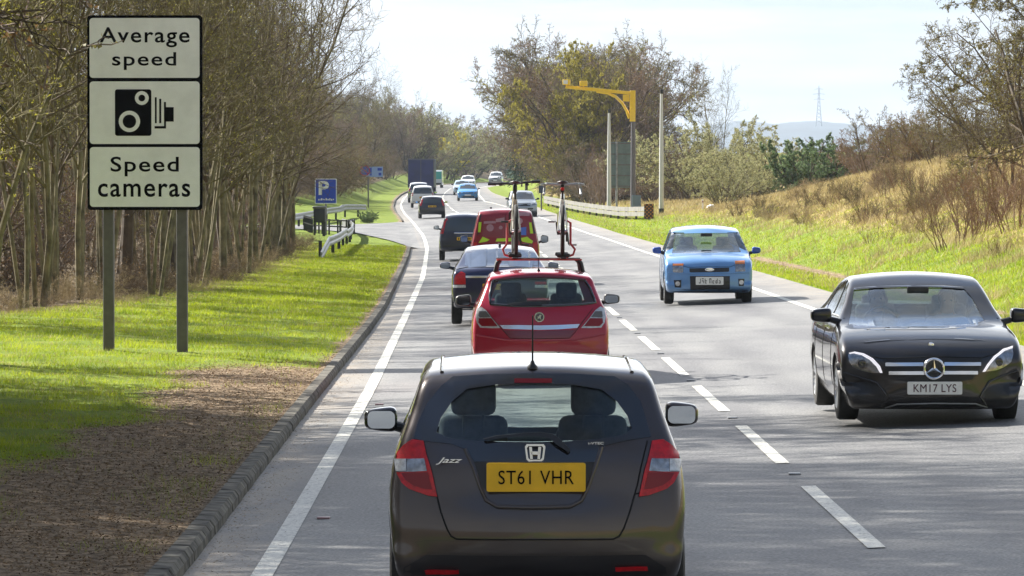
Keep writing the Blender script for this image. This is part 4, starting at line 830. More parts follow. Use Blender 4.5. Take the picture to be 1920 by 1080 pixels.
for yb in (-.55, .35):
    mb = MB(); mb.box((0, yb, RB-.012), (1.10, .05, .024), None, .008); o = mb.build('roof_bar', MRED if yb < 0 else M_['black'], C.root, True)
    for sx in (-1, 1):
        mb = MB(); h = C.hit(sx*.565, yb, 'top')[0]; mb.tube([(sx*.50, yb, RB-.02), (sx*.535, yb, RB-.06), (h.x, yb, h.z-.01)], [.03, .032, .028], 8); mb.build('roof_bar_foot', M_['black'], o, True)
BX = (.034-AX, .654-AX)
for bx in BX:
    mb = MB(); mb.box((bx, -.1, RB+.012), (.075, 1.55, .022), None, .006); mb.box((bx-.0, -.72, RB+.045), (.17, .05, .05), None, .015); mb.box((bx+.0, .5, RB+.045), (.17, .05, .05), None, .015); o = mb.build('bike_tray', M_['black'], C.root, True)
    sg = -1 if bx < 0 else 1
    mb = MB(); mb.tube([(bx+sg*.04, -.42, RB+.02), (bx+sg*.13, -.42, RB+.05), (bx+sg*.155, -.40, RB+.12), (bx+sg*.10, -.36, RB+.19), (bx+sg*.10, -.30, RB+.46), (bx+sg*.03, -.28, RB+.5)], .016, 8); mb.build('clamp_arm', MRED, o, True)
def bicycle(label, loc, rz, fr, accent, drop, tyre):
    t = thing('bicycle', label, 'bicycle', loc, rz, 'bicycles on the red car roof'); r = .335; wb = 1.02
    for y, nm in ((-wb/2, 'rear'), (wb/2, 'front')):
        mb = MB(); a = np.linspace(0, 2*math.pi, 41); mb.tube([(0, y+(r-.018)*math.cos(x), r+(r-.018)*math.sin(x)) for x in a], .026, 8, False); w = mb.build('wheel', tyre, t, True)
        mb = MB(); mb.tube([(0, y+(r-.045)*math.cos(x), r+(r-.045)*math.sin(x)) for x in a], .011, 6, False); mb.tube([(-.05, y, r), (.05, y, r)], .018, 8)
        for k in range(20): q = 2*math.pi*k/20; mb.tube([((-1)**k*.025, y, r), (0, y+(r-.05)*math.cos(q), r+(r-.05)*math.sin(q))], .0016, 3, False)
        mb.build('wheel_rim', M_['alloy'], w, True)
    bb = (0, -.10, .30); st = (0, -.22, .74); ht = (0, .32, .80); hb = (0, .36, .66)
    mb = MB(); mb.tube([bb, st], .025, 8); mb.tube([st, ht], .023, 8); mb.tube([bb, hb], .030, 8); mb.tube([ht, hb], .028, 8)
    for sx in (-1, 1): mb.tube([(sx*.02, -.12, .30), (sx*.06, -wb/2, r)], .011, 6); mb.tube([(sx*.02, -.215, .72), (sx*.06, -wb/2, r)], .010, 6)
    mb.build('frame', fr, t, True)
    mb = MB(); mb.tube([hb, (0, .385, .60)], .02, 8)
    for sx in (-1, 1): mb.tube([(sx*.015, .385, .61), (sx*.055, .39, .56), (sx*.055, wb/2, r)], .014, 6)
    mb.build('fork', accent, t, True)
    mb = MB(); mb.tube([st, (0, -.26, .93)], .015, 8); mb.box((0, -.25, .88), (.05, .05, .10), None, .015); mb.build('seat_post', M_['black'], t, True)
    mb = MB(); mb.v = []; bm = bmesh.new(); bmesh.ops.create_uvsphere(bm, u_segments=20, v_segments=12, radius=1)
    for v in bm.verts: v.co = Vector((v.co.x*(.075 if v.co.y < 0 else .075-.05*v.co.y), v.co.y*.135, v.co.z*.022+(.02*v.co.y*v.co.y))); 
    bm.verts.index_update(); mb.add([v.co+Vector((0, -.25, .955)) for v in bm.verts], [[v.index for v in f.verts] for f in bm.faces]); bm.free(); mb.build('saddle', M_['black'], t, True)
    mb = MB(); mb.tube([ht, (0, .30, .90), (0, .38, .93)], .017, 8)
    if drop:
        q = [(x*.21, .38+.07*(1-abs(x))*0, .93) for x in (-1, 0, 1)]
        mb.tube([(-.245, .36, .80), (-.24, .46, .82), (-.235, .50, .89), (-.225, .44, .94), (-.20, .38, .94), (0, .375, .93), (.20, .38, .94), (.225, .44, .94), (.235, .50, .89), (.24, .46, .82), (.245, .36, .80)], .016, 8)
        mb.tube([(-.23, .44, .94), (-.285, .42, .93)], .014, 6); mb.tube([(.23, .44, .94), (.285, .42, .93)], .014, 6)
    else:
        mb.tube([(-.33, .33, .935), (-.12, .36, .945), (0, .38, .935), (.12, .40, .955), (.33, .37, .975)], .014, 8)
        for x, z in ((-.28, .937), (.28, .968)): mb.tube([(x-.05*np.sign(x), .35, z), (x+.06*np.sign(x), .35, z+.002)], .020, 8)
        for x in (-.17, .17): mb.box((x, .40, .93), (.05, .05, .03), None, .01)
    mb.build('handlebar', M_['steel'] if drop else M_['black'], t, True)
    mb = MB(); mb.lathe([(.045,.085),(.052,.085),(.052,.02),(.045,.02)], 24, 'x', bb); mb.tube([(-.07, -.10, .30), (.07, -.10, .30)], .02, 8); mb.tube([(.065, -.10, .30), (.08, -.02, .155)], .011, 6); mb.tube([(-.065, -.10, .30), (-.08, -.18, .445)], .011, 6); o = mb.build('crank', M_['black'], t, True)
    for c in ((.135, -.02, .15), (-.135, -.18, .45)):
        mb = MB(); mb.box(c, (.10, .07, .024), None, .006); mb.build('pedal', M_['steel'] if drop else M_['black'], o, True)
    mb = MB(); mb.box((.055, -wb/2+.04, .26), (.03, .05, .13), None, .01); mb.build('derailleur', M_['black'], t)
    if drop:
        mb = MB(); mb.box((0, -.30, .875), (.045, .03, .04), None, .012); mb.build('rear_light', mat('red_bicycle_light', (.6,.01,.01), .3), t, True)
    return t
ba = A.root.location; hz = A.root.rotation_euler.z
def onroof(bx, by): q = A.MW @ Vector((bx, by, RB+.024)); return tuple(q)
bicycle('bicycle with flat black handlebar clamped on the left tray of the red car roof', onroof(BX[0], -.10), hz+R(1), mat('cream_bicycle_frame', (.50,.46,.36), .3, coat=1), M_['black'], False, M_['rubber'])
bicycle('white racing bicycle with drop handlebar and red rear light on the red car roof', onroof(BX[1], -.10), hz-R(1), mat('white_bicycle_frame', (.75,.76,.72), .25, coat=1), mat('lime_bicycle_fork', (.45,.62,.08), .3, coat=1), True, M_['rubber'])

# ------------------------------------------------------------------ cars further along (dark glass is enough at their size)
def car(name, label, sil, wz, L, x, yb, p, away=True, rearwin=None, sidewin=None, scale=1, yaw=0, group=None, cam_=(.05,.12,.18), dz=0, arch=.33, track=None, wheelr=.31, front=None):
    yc = yb+L/2*scale; z = float(zg(x, yc))+dz; rz = heading(yc)+(0 if away else math.pi)+yaw
    c = Car(name, label, sil, wz, (x, yc, z), rz, p, cam_, L, scale=scale, group=group); c.body(shell=False, arches=[(L/2-.83, arch), (-L/2+.75, arch)])
    c.wheels(L/2-.83, -L/2+.75, (track or max(b for _, b in wz)-.10), wheelr, .2)
    if sidewin:
        for d in ('left','right'):
            for q in sidewin: c.patch('side_window', q, d, M_['gldark'], 1, grid=.1)
    return c
silSUV = shift([(.12,.35),(0,.45),(0,.75),(.04,1.0),(.12,1.3),(.28,1.58),(.5,1.65),(1.2,1.69),(2.1,1.67),(2.5,1.58),(3.2,1.12),(3.35,1.07),(4.1,.98),(4.4,.85),(4.55,.6),(4.5,.35),(4.2,.27),(2,.27)], 4.55)
wzSUV = [(.25,.80),(.4,.88),(.7,.89),(1.0,.87),(1.08,.83),(1.3,.76),(1.5,.70),(1.62,.63),(1.75,.58)]
silH = shift([(.15,.28),(0,.42),(0,.65),(.06,.8),(.12,.98),(.32,1.32),(.5,1.41),(1.2,1.46),(1.9,1.45),(2.3,1.38),(2.9,1.02),(3.05,.97),(3.6,.84),(3.85,.7),(3.95,.5),(3.9,.3),(3.7,.22),(2,.22)], 3.95)
wzH = [(.2,.76),(.35,.83),(.6,.85),(.85,.84),(.95,.80),(1.1,.73),(1.3,.65),(1.4,.59),(1.5,.55)]
silV = shift([(.15,.30),(0,.42),(.0,.70),(.05,.98),(.12,1.05),(.40,1.10),(.75,1.24),(1.15,1.39),(1.6,1.45),(2.3,1.46),(2.7,1.40),(3.4,1.01),(3.55,.96),(4.15,.84),(4.45,.7),(4.55,.5),(4.5,.3),(4.3,.2),(2,.2)], 4.55)
SWH = [[(.0,.99),(.0,1.34),(.4,1.28),(.85,.99)], [(-1.3,1.03),(-1.1,1.32),(-.06,1.35),(-.06,.99)]]
def rear_kit(c, win, lamps, plate=M_['yplate'], bump=(.30,.52), w=.8, lampm=None):
    c.patch('rear_window', win, 'back', M_['gldark'], 1, grid=.1)
    for fn in (lambda q: q, mx): c.patch('tail_lamp', fn(lamps), 'back', lampm or M_['redlamp'], 2, grid=.1)
    h = c.hit(0, .78, 'back')[0]; mb = MB(); mb.box((0, h.y-.012, .78 if plate else .7), (.52, .02, .11), None, .004)
    o = mb.build('number_plate', plate, c.root)
    mb = MB()
    for k in range(7): mb.box((-.2+.062*k+(.03 if k > 3 else 0), h.y-.023, .78), (.038, .003, .07))
    mb.build('plate_lettering', M_['ink'], o)
    c.patch('lower_bumper', [(-w*.92, bump[0]), (w*.92, bump[0]), (w*.95, bump[1]), (-w*.95, bump[1])], 'back', M_['black'], 1, grid=.1)
def front_kit(c, ws, lamps, grille, mirror=True, mz=1.02, my=.75, low=None):
    c.patch('windscreen', ws, 'front', M_['gldark'], 1, grid=.1)
    for fn in (lambda q: q, mx): c.patch('headlamp', fn(lamps), 'front', M_['lampin'], 2, grid=.1)
    c.patch('grille', grille, 'front', M_['black'], 1, grid=.1)
    if low: c.patch('lower_grille', low, 'front', M_['black'], 1, grid=.1)
    h = c.hit(0, .5, 'front')[0]; mb = MB(); mb.box((0, h.y+.015, .48), (.52, .02, .11), None, .004); mb.build('number_plate', M_['wplate'], c.root)
    if mirror:
        for sx in (-1, 1): c.mirror(sx*(max(b for _, b in c.wz)+.10), my, mz, .18, .13, M_['black'])
# dark blue saloon just ahead of the red hatchback
C = car('saloon_car', 'dark navy saloon half hidden behind the red hatchback, bright strip under its boot lid', silV, [(.2,.78),(.35,.87),(.6,.90),(.9,.89),(1.0,.85),(1.08,.79),(1.2,.725),(1.35,.64),(1.44,.59),(1.5,.56)], 4.55, -.235, 78.1, paint('navy_metallic_paint', (.012,.016,.06), .3, 1, .3), cam_=(.05,.13,.2), sidewin=[[(.0,.99),(.0,1.36),(.35,1.32),(.85,.99)], [(-1.25,1.08),(-.9,1.28),(-.06,1.36),(-.06,.99)]])
Z = lambda p: C.zm(p, 815, 440, 6)
C.patch('rear_window', Z([(336,350),(345,240),(362,165),(700,150),(1100,155),(1150,250),(1160,345),(750,350)]), 'back', mat('sky_lit_rear_glass', (.05,.07,.11), .03, coat=1), 1)
q = Z([(222,500),(240,450),(300,415),(345,435),(350,560),(222,560)]); q2 = Z([(205,566),(350,566),(350,596),(210,598)])
for fn in (lambda p: p, mx): o = C.patch('tail_lamp', fn(q), 'back', M_['redlamp'], 2); C.patch('reversing_lens', fn(q2), 'back', M_['clear'], parent=o, off=.008)
xx = abs(Z([(350,560)])[0][0]); C.patch('bright_strip', [(-xx,.865),(xx,.865),(xx,.905),(-xx,.905)], 'back', M_['chrome'], 3)
C.line('boot_gap', [(-.80,.86),(-.80,1.02),(-.6,1.06),(.6,1.06),(.80,1.02),(.80,.86)], 'back', .01, M_['seam'])
C.flatplate(905, 532, 955, 543, M_['yplate'])
for sx in (-1, 1): C.mirror(sx*1.03, .85, 1.04, .20, .13, C.paint)
p = C.hit(0, -.75, 'top')[0]; mb = MB(); mb.box((p.x, p.y, p.z+.02), (.05, .12, .05), None, .02); mb.build('roof_aerial', M_['black'], C.root, True)
# red van
silVan = shift([(.12,.3),(0,.4),(0,.75),(.03,1.2),(.14,1.88),(.28,1.97),(1.2,2.0),(2.2,1.96),(2.7,1.82),(3.3,1.15),(3.45,1.08),(3.95,.95),(4.2,.75),(4.3,.5),(4.2,.3),(2,.25)], 4.3)
wzV = [(.2,.8),(.4,.875),(.8,.885),(1.1,.865),(1.4,.80),(1.7,.73),(1.85,.685),(1.95,.64),(2.1,.6)]
PV = paint('van_red_paint', (.26,.006,.02), 0, .8, .4)
C = Car('van', 'small red panel van with yellow strips and white stickers on its back doors', silVan, wzV, (-.19, 107+2.15, float(zg(-.19, 109))), heading(109), PV, (.04,.08,.2), 4.3); C.root['category'] = 'van'
C.body(shell=False, arches=[(1.35, .34), (-1.4, .34)]); C.wheels(1.35, -1.4, .78, .32, .2)
Z = lambda p: C.zm(p, 815, 380, 9)
HV = mat('yellow_reflective_strip', (.55,.80,.02), .4); STK = mat('faded_white_sticker', (.42,.22,.26), .5, var=.25, scale=60); BST = mat('blue_sticker', (.07,.16,.6), .5)
C.patch('door_pillar', Z([(742,330),(765,210),(795,190),(770,300),(752,520),(720,560)]), 'back', M_['black'], 1); C.patch('door_pillar', Z([(1640,200),(1665,300),(1690,480),(1710,520),(1670,520),(1645,330)]), 'back', M_['black'], 1)
for q in ([(745,330),(792,330),(775,500),(732,500)], [(1592,335),(1632,335),(1662,520),(1612,520)], [(810,575),(930,625),(880,655),(740,680),(760,650)], [(1050,605),(1290,595),(1290,652),(1030,655)], [(1440,600),(1560,575),(1660,650),(1640,690),(1480,660)]): C.patch('yellow_strip', Z(q), 'back', HV, 2, grid=.1)
for q, m_ in (([(830,315),(1030,312),(1030,350),(830,355)], STK), ([(1030,275),(1180,250),(1175,320),(1035,330)], STK), ([(1415,165),(1610,160),(1600,225),(1415,222)], STK), ([(1450,420),(1545,410),(1545,550),(1445,545)], BST)): C.patch('sticker', Z(q), 'back', m_, 2, grid=.1)
for cx, cy, r_ in ((935,425,62),(1115,420,32),(1435,310,50)): C.patch('round_sticker', Z([(cx+r_*math.cos(t), cy+r_*math.sin(t)) for t in np.linspace(0, 6.28, 17)[:-1]]), 'back', STK, 2, grid=.2)
C.line('door_gap', [(0,.45),(0,1.85)], 'back', .012, M_['seam'])
for sx in (-1, 1): C.patch('tail_lamp', [(sx*.80,.85),(sx*.70,.85),(sx*.70,1.15),(sx*.79,1.15)] if sx > 0 else [(-.70,.85),(-.80,.85),(-.79,1.15),(-.70,1.15)], 'back', M_['redlamp'], 2, grid=.1); C.mirror(sx*1.04, 1.0, 1.2, .2, .2, M_['black'])
C.patch('rear_bumper', [(-.8,.34),(.8,.34),(.83,.55),(-.83,.55)], 'back', M_['black'], off=.03)
for sx in (-1, 1): C.patch('door_glass', [(sx*.66,1.30),(sx*.06,1.30),(sx*.06,1.70),(sx*.60,1.70)][::sx], 'back', paint('red_covered_window', (.22,.005,.018), 0, 1, .15), 1, grid=.1)
for x_ in (-.35, .3): mb = MB(); mb.box((x_, -.4, 2.01), (.06, .06, .04), None, .015); mb.build('roof_fixing', M_['black'], C.root)
# tall dark estate beside the van
C = car('suv_car', 'tall dark blue car with upright red tail lamps left of the red van', silSUV, wzSUV, 4.55, -1.72, 151, paint('dark_slate_blue_paint', (.022,.028,.06), .4, 1, .3), sidewin=[[(-1.9,1.15),(-1.7,1.5),(.3,1.55),(.95,1.12)]])
rear_kit(C, [(-.70,1.06),(.70,1.06),(.62,1.50),(-.62,1.50)], [(-.86,.95),(-.74,.95),(-.66,1.30),(-.60,1.58),(-.66,1.60),(-.75,1.3),(-.86,1.08)], bump=(.33,.55))
for sx in (-1, 1): C.mirror(sx*1.0, .8, 1.15, .2, .15, M_['black'])
C.line('bright_strip', [(-.35,.98),(.35,.98)], 'back', .04, M_['chrome'], 3)
# small dark hatchback
C = car('small_car', 'small dark hatchback with a yellow plate leading up the bend, white car ahead of it', silH, wzH, 3.95, -5.18, 273, paint('dark_grey_paint', (.02,.02,.03), .3), sidewin=SWH, dz=-.02, yaw=-.01)
rear_kit(C, [(-.62,1.0),(.62,1.0),(.52,1.32),(-.52,1.32)], [(-.80,.80),(-.68,.82),(-.62,1.02),(-.58,1.22),(-.66,1.2),(-.78,1.0)])
for sx in (-1, 1): C.mirror(sx*.95, .7, 1.05, .18, .13, M_['black'])
WP = paint('white_paint', (.72,.73,.74), 0, 1, .3)
C = car('white_car', 'white people carrier between the small dark hatchback and the silver car', silSUV, wzSUV, 4.55, -6.75, 320, WP, sidewin=[[(-1.9,1.15),(-1.7,1.5),(.3,1.55),(.95,1.12)]])
rear_kit(C, [(-.70,1.06),(.70,1.06),(.62,1.50),(-.62,1.50)], [(-.86,.9),(-.74,.9),(-.70,1.15),(-.84,1.15)], bump=(.33,.5)); [C.mirror(sx*1.0, .8, 1.15, .2, .15, M_['black']) for sx in (-1, 1)]
C = car('silver_car', 'silver people carrier with red lamps tucked under the back of the lorry', silSUV, wzSUV, 4.55, -7.75, 352, paint('silver_paint', (.5,.51,.53), .5), sidewin=[[(-1.9,1.15),(-1.7,1.5),(.3,1.55),(.95,1.12)]])
rear_kit(C, [(-.70,1.06),(.70,1.06),(.62,1.50),(-.62,1.50)], [(-.88,.8),(-.70,.8),(-.68,1.25),(-.84,1.25)], bump=(.33,.5))
# dark blue lorry
ly, lx = 410, -8.72; lz = float(zg(lx, ly))-.25; t = thing('lorry', 'dark blue box lorry climbing the left lane at the head of the queue', 'lorry', (lx, ly+4, lz), heading(ly+4)-.02)
PN = mat('navy_lorry_curtain', (.022,.026,.13), .5, var=.25, scale=1.2); mb = MB(); mb.box((0, 0, 2.35), (2.5, 8.0, 2.75), None, .03); bx = mb.build('box_body', PN, t, True)
mb = MB(); mb.box((0, -4.02, 3.66), (2.52, .06, .10)); mb.box((0, -4.02, 1.02), (2.52, .06, .12))
for x in (-1.22, 1.22, 0): mb.box((x, -4.02, 2.34), (.06, .05, 2.54))
mb.build('door_frame', mat('grey_door_frame', (.10,.10,.13), .5), bx)
mb = MB(); mb.box((0, -3.9, .75), (2.3, .12, .2), None, .02); mb.box((0, 0, .85), (.9, 8, .2)); mb.build('chassis', M_['black'], t)
for sx in (-1, 1):
    mb = MB(); mb.box((sx*.95, -3.98, .78), (.35, .06, .13), None, .02); mb.build('tail_lamp', M_['redlamp'], t)
    for yy in (-2.2, -1.0, 4.4):
        mb = MB(); mb.lathe([(-.14,.2),(-.15,.42),(-.12,.5),(.12,.5),(.15,.42),(.14,.2),(-.14,.2)], 28, 'x', (sx*1.0, yy, .5)); mb.build('wheel', M_['rubber'], t, True)
mb = MB(); mb.prism([(4.05,.6),(4.05,3.3),(4.7,3.35),(5.6,2.7),(5.75,1.5),(5.75,.6)], -1.2, 1.2, 'x'); mb.build('cab', PN, t)
mb = MB(); mb.box((0, -3.99, .99-.21), (.52, .05, .11)); mb.build('number_plate', M_['yplate'], t)
# teal van showing past the lorry
t = thing('delivery_van', 'white and teal van just showing past the right side of the blue lorry', 'van', (-8.9, 488, float(zg(-8.9, 488))-.05), heading(486))
mb = MB(); mb.prism([(-2.6,.35),(-2.6,1.9),(-2.4,2.05),(1.2,2.05),(1.9,1.35),(2.6,1.1),(2.65,.35)], -.98, .98, 'x'); mb.build('body', paint('white_van_paint', (.6,.66,.7), 0), t)
mb = MB(); mb.box((0, -2.61, 1.45), (1.86, .04, .85), None, .01); mb.build('teal_back_panel', mat('teal_panel', (.05,.36,.33), .4), t)
for sx in (-1, 1):
    for yy in (-1.7, 1.7): mb = MB(); mb.lathe([(-.1,.15),(-.11,.28),(-.08,.33),(.08,.33),(.11,.28),(.1,.15),(-.1,.15)], 20, 'x', (sx*.86, yy, .33)); mb.build('wheel', M_['rubber'], t, True)
mb = MB(); mb.box((0, -2.62, .5), (1.8, .08, .18)); mb.build('rear_bumper', M_['black'], t)
# oncoming traffic
FW = [(-.66,1.0),(-.52,1.36),(0,1.38),(.52,1.36),(.66,1.0)]; FG = [(-.42,.62),(.42,.62),(.46,.72),(-.46,.72)]; FH = [(-.80,.64),(-.55,.60),(-.52,.72),(-.78,.80)]; FLOW = [(-.5,.30),(.5,.30),(.55,.42),(-.55,.42)]
C = car('small_car', 'bright sky blue hatchback coming round the bend in the far oncoming lane', silH, wzH, 3.95, -3.70, 353, paint('sky_blue_paint', (.06,.32,.72), .2), False, sidewin=SWH, group=None); front_kit(C, FW, FH, FG, low=FLOW)
C = car('small_car', 'pale blue-white car close behind the bright sky blue hatchback', silH, wzH, 3.95, -4.75, 405, paint('pale_blue_paint', (.42,.55,.66), .2), False, sidewin=SWH); front_kit(C, FW, FH, FG, low=FLOW)
C = car('white_car', 'white hatchback last in the line behind the two blue cars', silH, wzH, 3.95, -4.95, 478, WP, False, sidewin=SWH); front_kit(C, FW, FH, FG, low=FLOW)
C = car('silver_car', 'silver car in the oncoming lane seen behind the left roof bicycle', silSUV, wzSUV, 4.55, .60, 262, paint('silver_blue_paint', (.38,.42,.46), .5), False, sidewin=[[(-1.9,1.15),(-1.7,1.5),(.3,1.55),(.95,1.12)]], scale=.98)
front_kit(C, [(-.74,1.1),(-.60,1.54),(0,1.57),(.60,1.54),(.74,1.1)], [(-.84,.78),(-.55,.74),(-.52,.88),(-.82,.94)], [(-.42,.68),(.42,.68),(.46,.86),(-.46,.86)], low=[(-.6,.35),(.6,.35),(.62,.58),(-.62,.58)], mz=1.15)
C = car('suv_car', 'white and grey off-road car with a dark bumper highest on the far bend', silSUV, wzSUV, 4.55, -2.15, 571, WP, False, sidewin=[[(-1.9,1.15),(-1.7,1.5),(.3,1.55),(.95,1.12)]])
front_kit(C, [(-.74,1.1),(-.60,1.54),(0,1.57),(.60,1.54),(.74,1.1)], [(-.84,.78),(-.55,.74),(-.52,.88),(-.82,.94)], [(-.5,.66),(.5,.66),(.5,.86),(-.5,.86)], low=[(-.85,.33),(.85,.33),(.87,.60),(-.87,.60)], mz=1.15)
# road studs in the gaps of the centre line and beside the left line
sb = MB(); sb.box((0, 0, .006), (.10, .10, .014), None, .005)
st0 = None
for i, yy in enumerate([y for y in STUDY if 27 < y < 110]+[33.0, 50.5]):
    x = float(cv('C', yy)) if yy not in (33.0, 50.5) else float(cv('L', yy))+.22
    m_ = M_['steel'] if yy not in (33.0, 50.5) else mat('red_road_stud', (.40,.25,.25), .5)
    o = sb.build('road_stud', m_, None, True); o.location = (x, yy, float(zg(x, yy))+.002)
    tag(o, 'metal road stud set in a gap of the dashed centre line' if m_ is M_['steel'] else 'reddish road stud on the asphalt just right of the solid edge line', 'road stud', 'road studs of the centre line' if m_ is M_['steel'] else 'road studs by the edge line')
# ------------------------------------------------------------------ signs, poles, rails, fence
SX, SY = -5.45, 63.3; sz = gh(SX, SY); K_ = F/SY
def sp(a, b): return ((150+a/2.7-271.5)/K_, H-sz-(10+b/2.7-HOR)/K_)     # crop pixels -> metres on the sign face
t = thing('road_sign', 'tall black-edged white sign reading Average speed, camera symbol, Speed cameras, on two grey posts', 'road sign', (SX, SY, sz))
BK = mat('black_sign_backing', (.006,.006,.007), .9, spec=.03); SW = mat('sign_white', (.86,.88,.92), .55, var=.07, scale=2.5)
a, b = sp(40, 52), sp(622, 1036); mb = MB(); mb.prism(rrect((a[0]+b[0])/2, (a[1]+b[1])/2, b[0]-a[0], a[1]-b[1], .05), -.02, .02, 'y'); bk = mb.build('sign_backing', BK, t)
pl = []
for y0, y1 in ((66,368),(386,702),(718,1020)):
    a, b = sp(52, y0), sp(608, y1); mb = MB(); mb.prism(rrect((a[0]+b[0])/2, (a[1]+b[1])/2, b[0]-a[0], a[1]-b[1], .05), -.026, -.018, 'y'); pl.append(mb.build('sign_panel', SW, t))
def stext(s_, x0, y0, x1, y1, par):
    a, b = sp(x0, y0), sp(x1, y1); text_part('lettering', s_, b[0]-a[0], a[1]-b[1], BK, par, ((a[0]+b[0])/2, -.0275, (a[1]+b[1])/2), '-y', bold=.012, space=1.12, ext=.001)
stext('Average', 103, 112, 558, 214, pl[0]); stext('speed', 166, 238, 490, 328, pl[0]); stext('Speed', 157, 766, 502, 866, pl[2]); stext('cameras', 93, 902, 560, 970, pl[2])
mb = MB(); a, b = sp(180, 426), sp(364, 661); mb.prism(rrect((a[0]+b[0])/2, (a[1]+b[1])/2, b[0]-a[0], a[1]-b[1], .035), -.029, -.0265, 'y')
for x0, y0, x1, y1 in ((382,466,391,597),(404,474,414,597),(428,490,438,624),(380,612,438,624),(436,516,477,589)):
    a, b = sp(x0, y0), sp(x1, y1); mb.prism([(a[0], b[1]), (b[0], b[1]), (b[0], a[1]), (a[0], a[1])], -.029-.0002*(x0 % 7), -.0265, 'y')
cs = mb.build('camera_symbol', BK, pl[1])
for cx, cy, r0, r1 in ((316,470,35,17),(253,588,54,34)):
    c = sp(cx, cy); cir = lambda r: [(c[0]+r/2.7/K_*math.cos(q), c[1]+r/2.7/K_*math.sin(q)) for q in np.linspace(0, 2*math.pi, 33)[:-1]]
    mb = MB(); mb.prism(cir(r0), -.0315, -.0292, 'y'); o = mb.build('lens_ring', SW, pl[1]); mb = MB(); mb.prism(cir(r1), -.034, -.0318, 'y'); mb.build('lens', BK, pl[1])
for u in (203, 341):
    x = (u-271.5)/K_; mb = MB(); mb.box((x, .085, (H-sz-(40-HOR)/K_)/2-.1), (.165, .11, H-sz-(40-HOR)/K_+.2), None, .02); mb.build('post', M_['greypost'], t)
for zc in (2.6, 3.3, 4.1, 4.8): mb = MB(); mb.box((0, .03, zc), (1.5, .03, .05)); mb.build('sign_rail', M_['steel'], t)
def at(u, v, d):   # a point d metres away seen at that spot of the photo
    return ((u-960)/F*d, d, H-(v-HOR)/F*d)
# parking sign
d = 215; x, y, _ = at(611, 0, d); g = gh(x, y); k = F/d; t = thing('parking_sign', 'blue square parking sign with a white P beside the lay-by entrance', 'parking sign', (x, y, g))
zt, zb = H-(335-HOR)/k-g, H-(382-HOR)/k-g; mb = MB(); mb.prism(rrect(0, (zt+zb)/2, 1.10, zt-zb, .04), -.015, .015, 'y'); o = mb.build('sign_edge', M_['white'], t)
mb = MB(); mb.prism(rrect(0, (zt+zb)/2, 1.02, zt-zb-.07, .04), -.021, -.014, 'y'); o = mb.build('sign_panel', M_['blue'], t)
text_part('lettering', 'P', .52, .70, M_['white'], o, (-.10, -.0225, (zt+zb)/2+.16), '-y', bold=.03, ext=.001)
rn = random.Random(4); mb = MB(); xx = -.38
while xx < .36: w = rn.uniform(.03, .07); mb.box((xx+w/2, -.0228, zb+.21+rn.uniform(-.01,.02)), (w, .002, rn.uniform(.05,.12))); xx += w+.03
mb.build('worn_small_lettering', M_['white'], o); mb = MB(); mb.tube([(.0, .05, 0), (.0, .05, zt-.05)], .045, 10); mb.build('post', M_['greypost'], t, True)
x, y, _ = at(599, 0, 212); g = gh(x, y); k = F/212; t = thing('litter_bin', 'dark litter bin on a post under the blue parking sign', 'litter bin', (x, y, g)); zt, zb = H-(391-HOR)/k-g, H-(417-HOR)/k-g
mb = MB(); mb.box((0, 0, (zt+zb)/2), (.58, .45, zt-zb), None, .03); mb.build('bin_body', M_['black'], t, True); mb = MB(); mb.box((0, 0, zt+.05), (.68, .52, .12), None, .05); mb.build('lid', M_['greypost'], t, True)
mb = MB(); mb.box((.22, 0, zb/2+.0), (.14, .14, zb+.1)); mb.box((-.25, .1, (zt+zb)/2-.3), (.10, .1, zt)); mb.build('post', M_['black'], t)
# clearway sign
d = 318; x, y, _ = at(698, 0, d); g = gh(x, y); k = F/d; t = thing('road_sign', 'round red and blue no-stopping sign with a pale blue distance plate, on the grass bank', 'road sign', (x, y, g))
def P_(u, v): return ((u-698)/k, H-(v-HOR)/k-g)
a, b = P_(684, 312.5), P_(718, 332); mb = MB(); mb.prism([(a[0], b[1]), (b[0], b[1]), (b[0], a[1]), (a[0], a[1])], -.01, .02, 'y'); o = mb.build('distance_plate', mat('pale_blue_plate', (.30,.42,.72), .5), t)
mb = MB()
for u0, v0, u1, v1 in ((708,315,716,320),(710,324,715,329),(693,314.5,697,329),): a, b = P_(u0, v0), P_(u1, v1); mb.box(((a[0]+b[0])/2, -.014, (a[1]+b[1])/2), (b[0]-a[0], .006, a[1]-b[1]))
mb.build('plate_marks', M_['blue'], o)
c = P_(684, 320); cr_ = lambda r, y0, y1: MB().prism([(c[0]+r*math.cos(q), c[1]+r*math.sin(q)) for q in np.linspace(0, 6.283, 25)[:-1]], y0, y1, 'y')
RS = mat('red_sign_border', (.42,.01,.05), .5)
for r_, y0, m_, nm in ((.40, -.03, RS, 'sign_border'), (.32, -.036, M_['blue'], 'sign_disc')):
    mb = MB(); mb.prism([(c[0]+r_*math.cos(q), c[1]+r_*math.sin(q)) for q in np.linspace(0, 6.283, 25)[:-1]], y0, y0+.02, 'y'); mb.build(nm, m_, t)
mb = MB()
for s_ in (-1, 1): mb.prism([(c[0]+s_*.25-.03, c[1]-.22), (c[0]+s_*.25+.03, c[1]-.19), (c[0]-s_*.25+.03, c[1]+.22), (c[0]-s_*.25-.03, c[1]+.19)], -.040-.002*s_, -.036, 'y')
mb.build('cross', RS, t); mb = MB(); mb.tube([(-.3, .04, -.1), (-.3, .04, c[1]+.2)], .05, 8); mb.build('post', M_['greypost'], t, True)
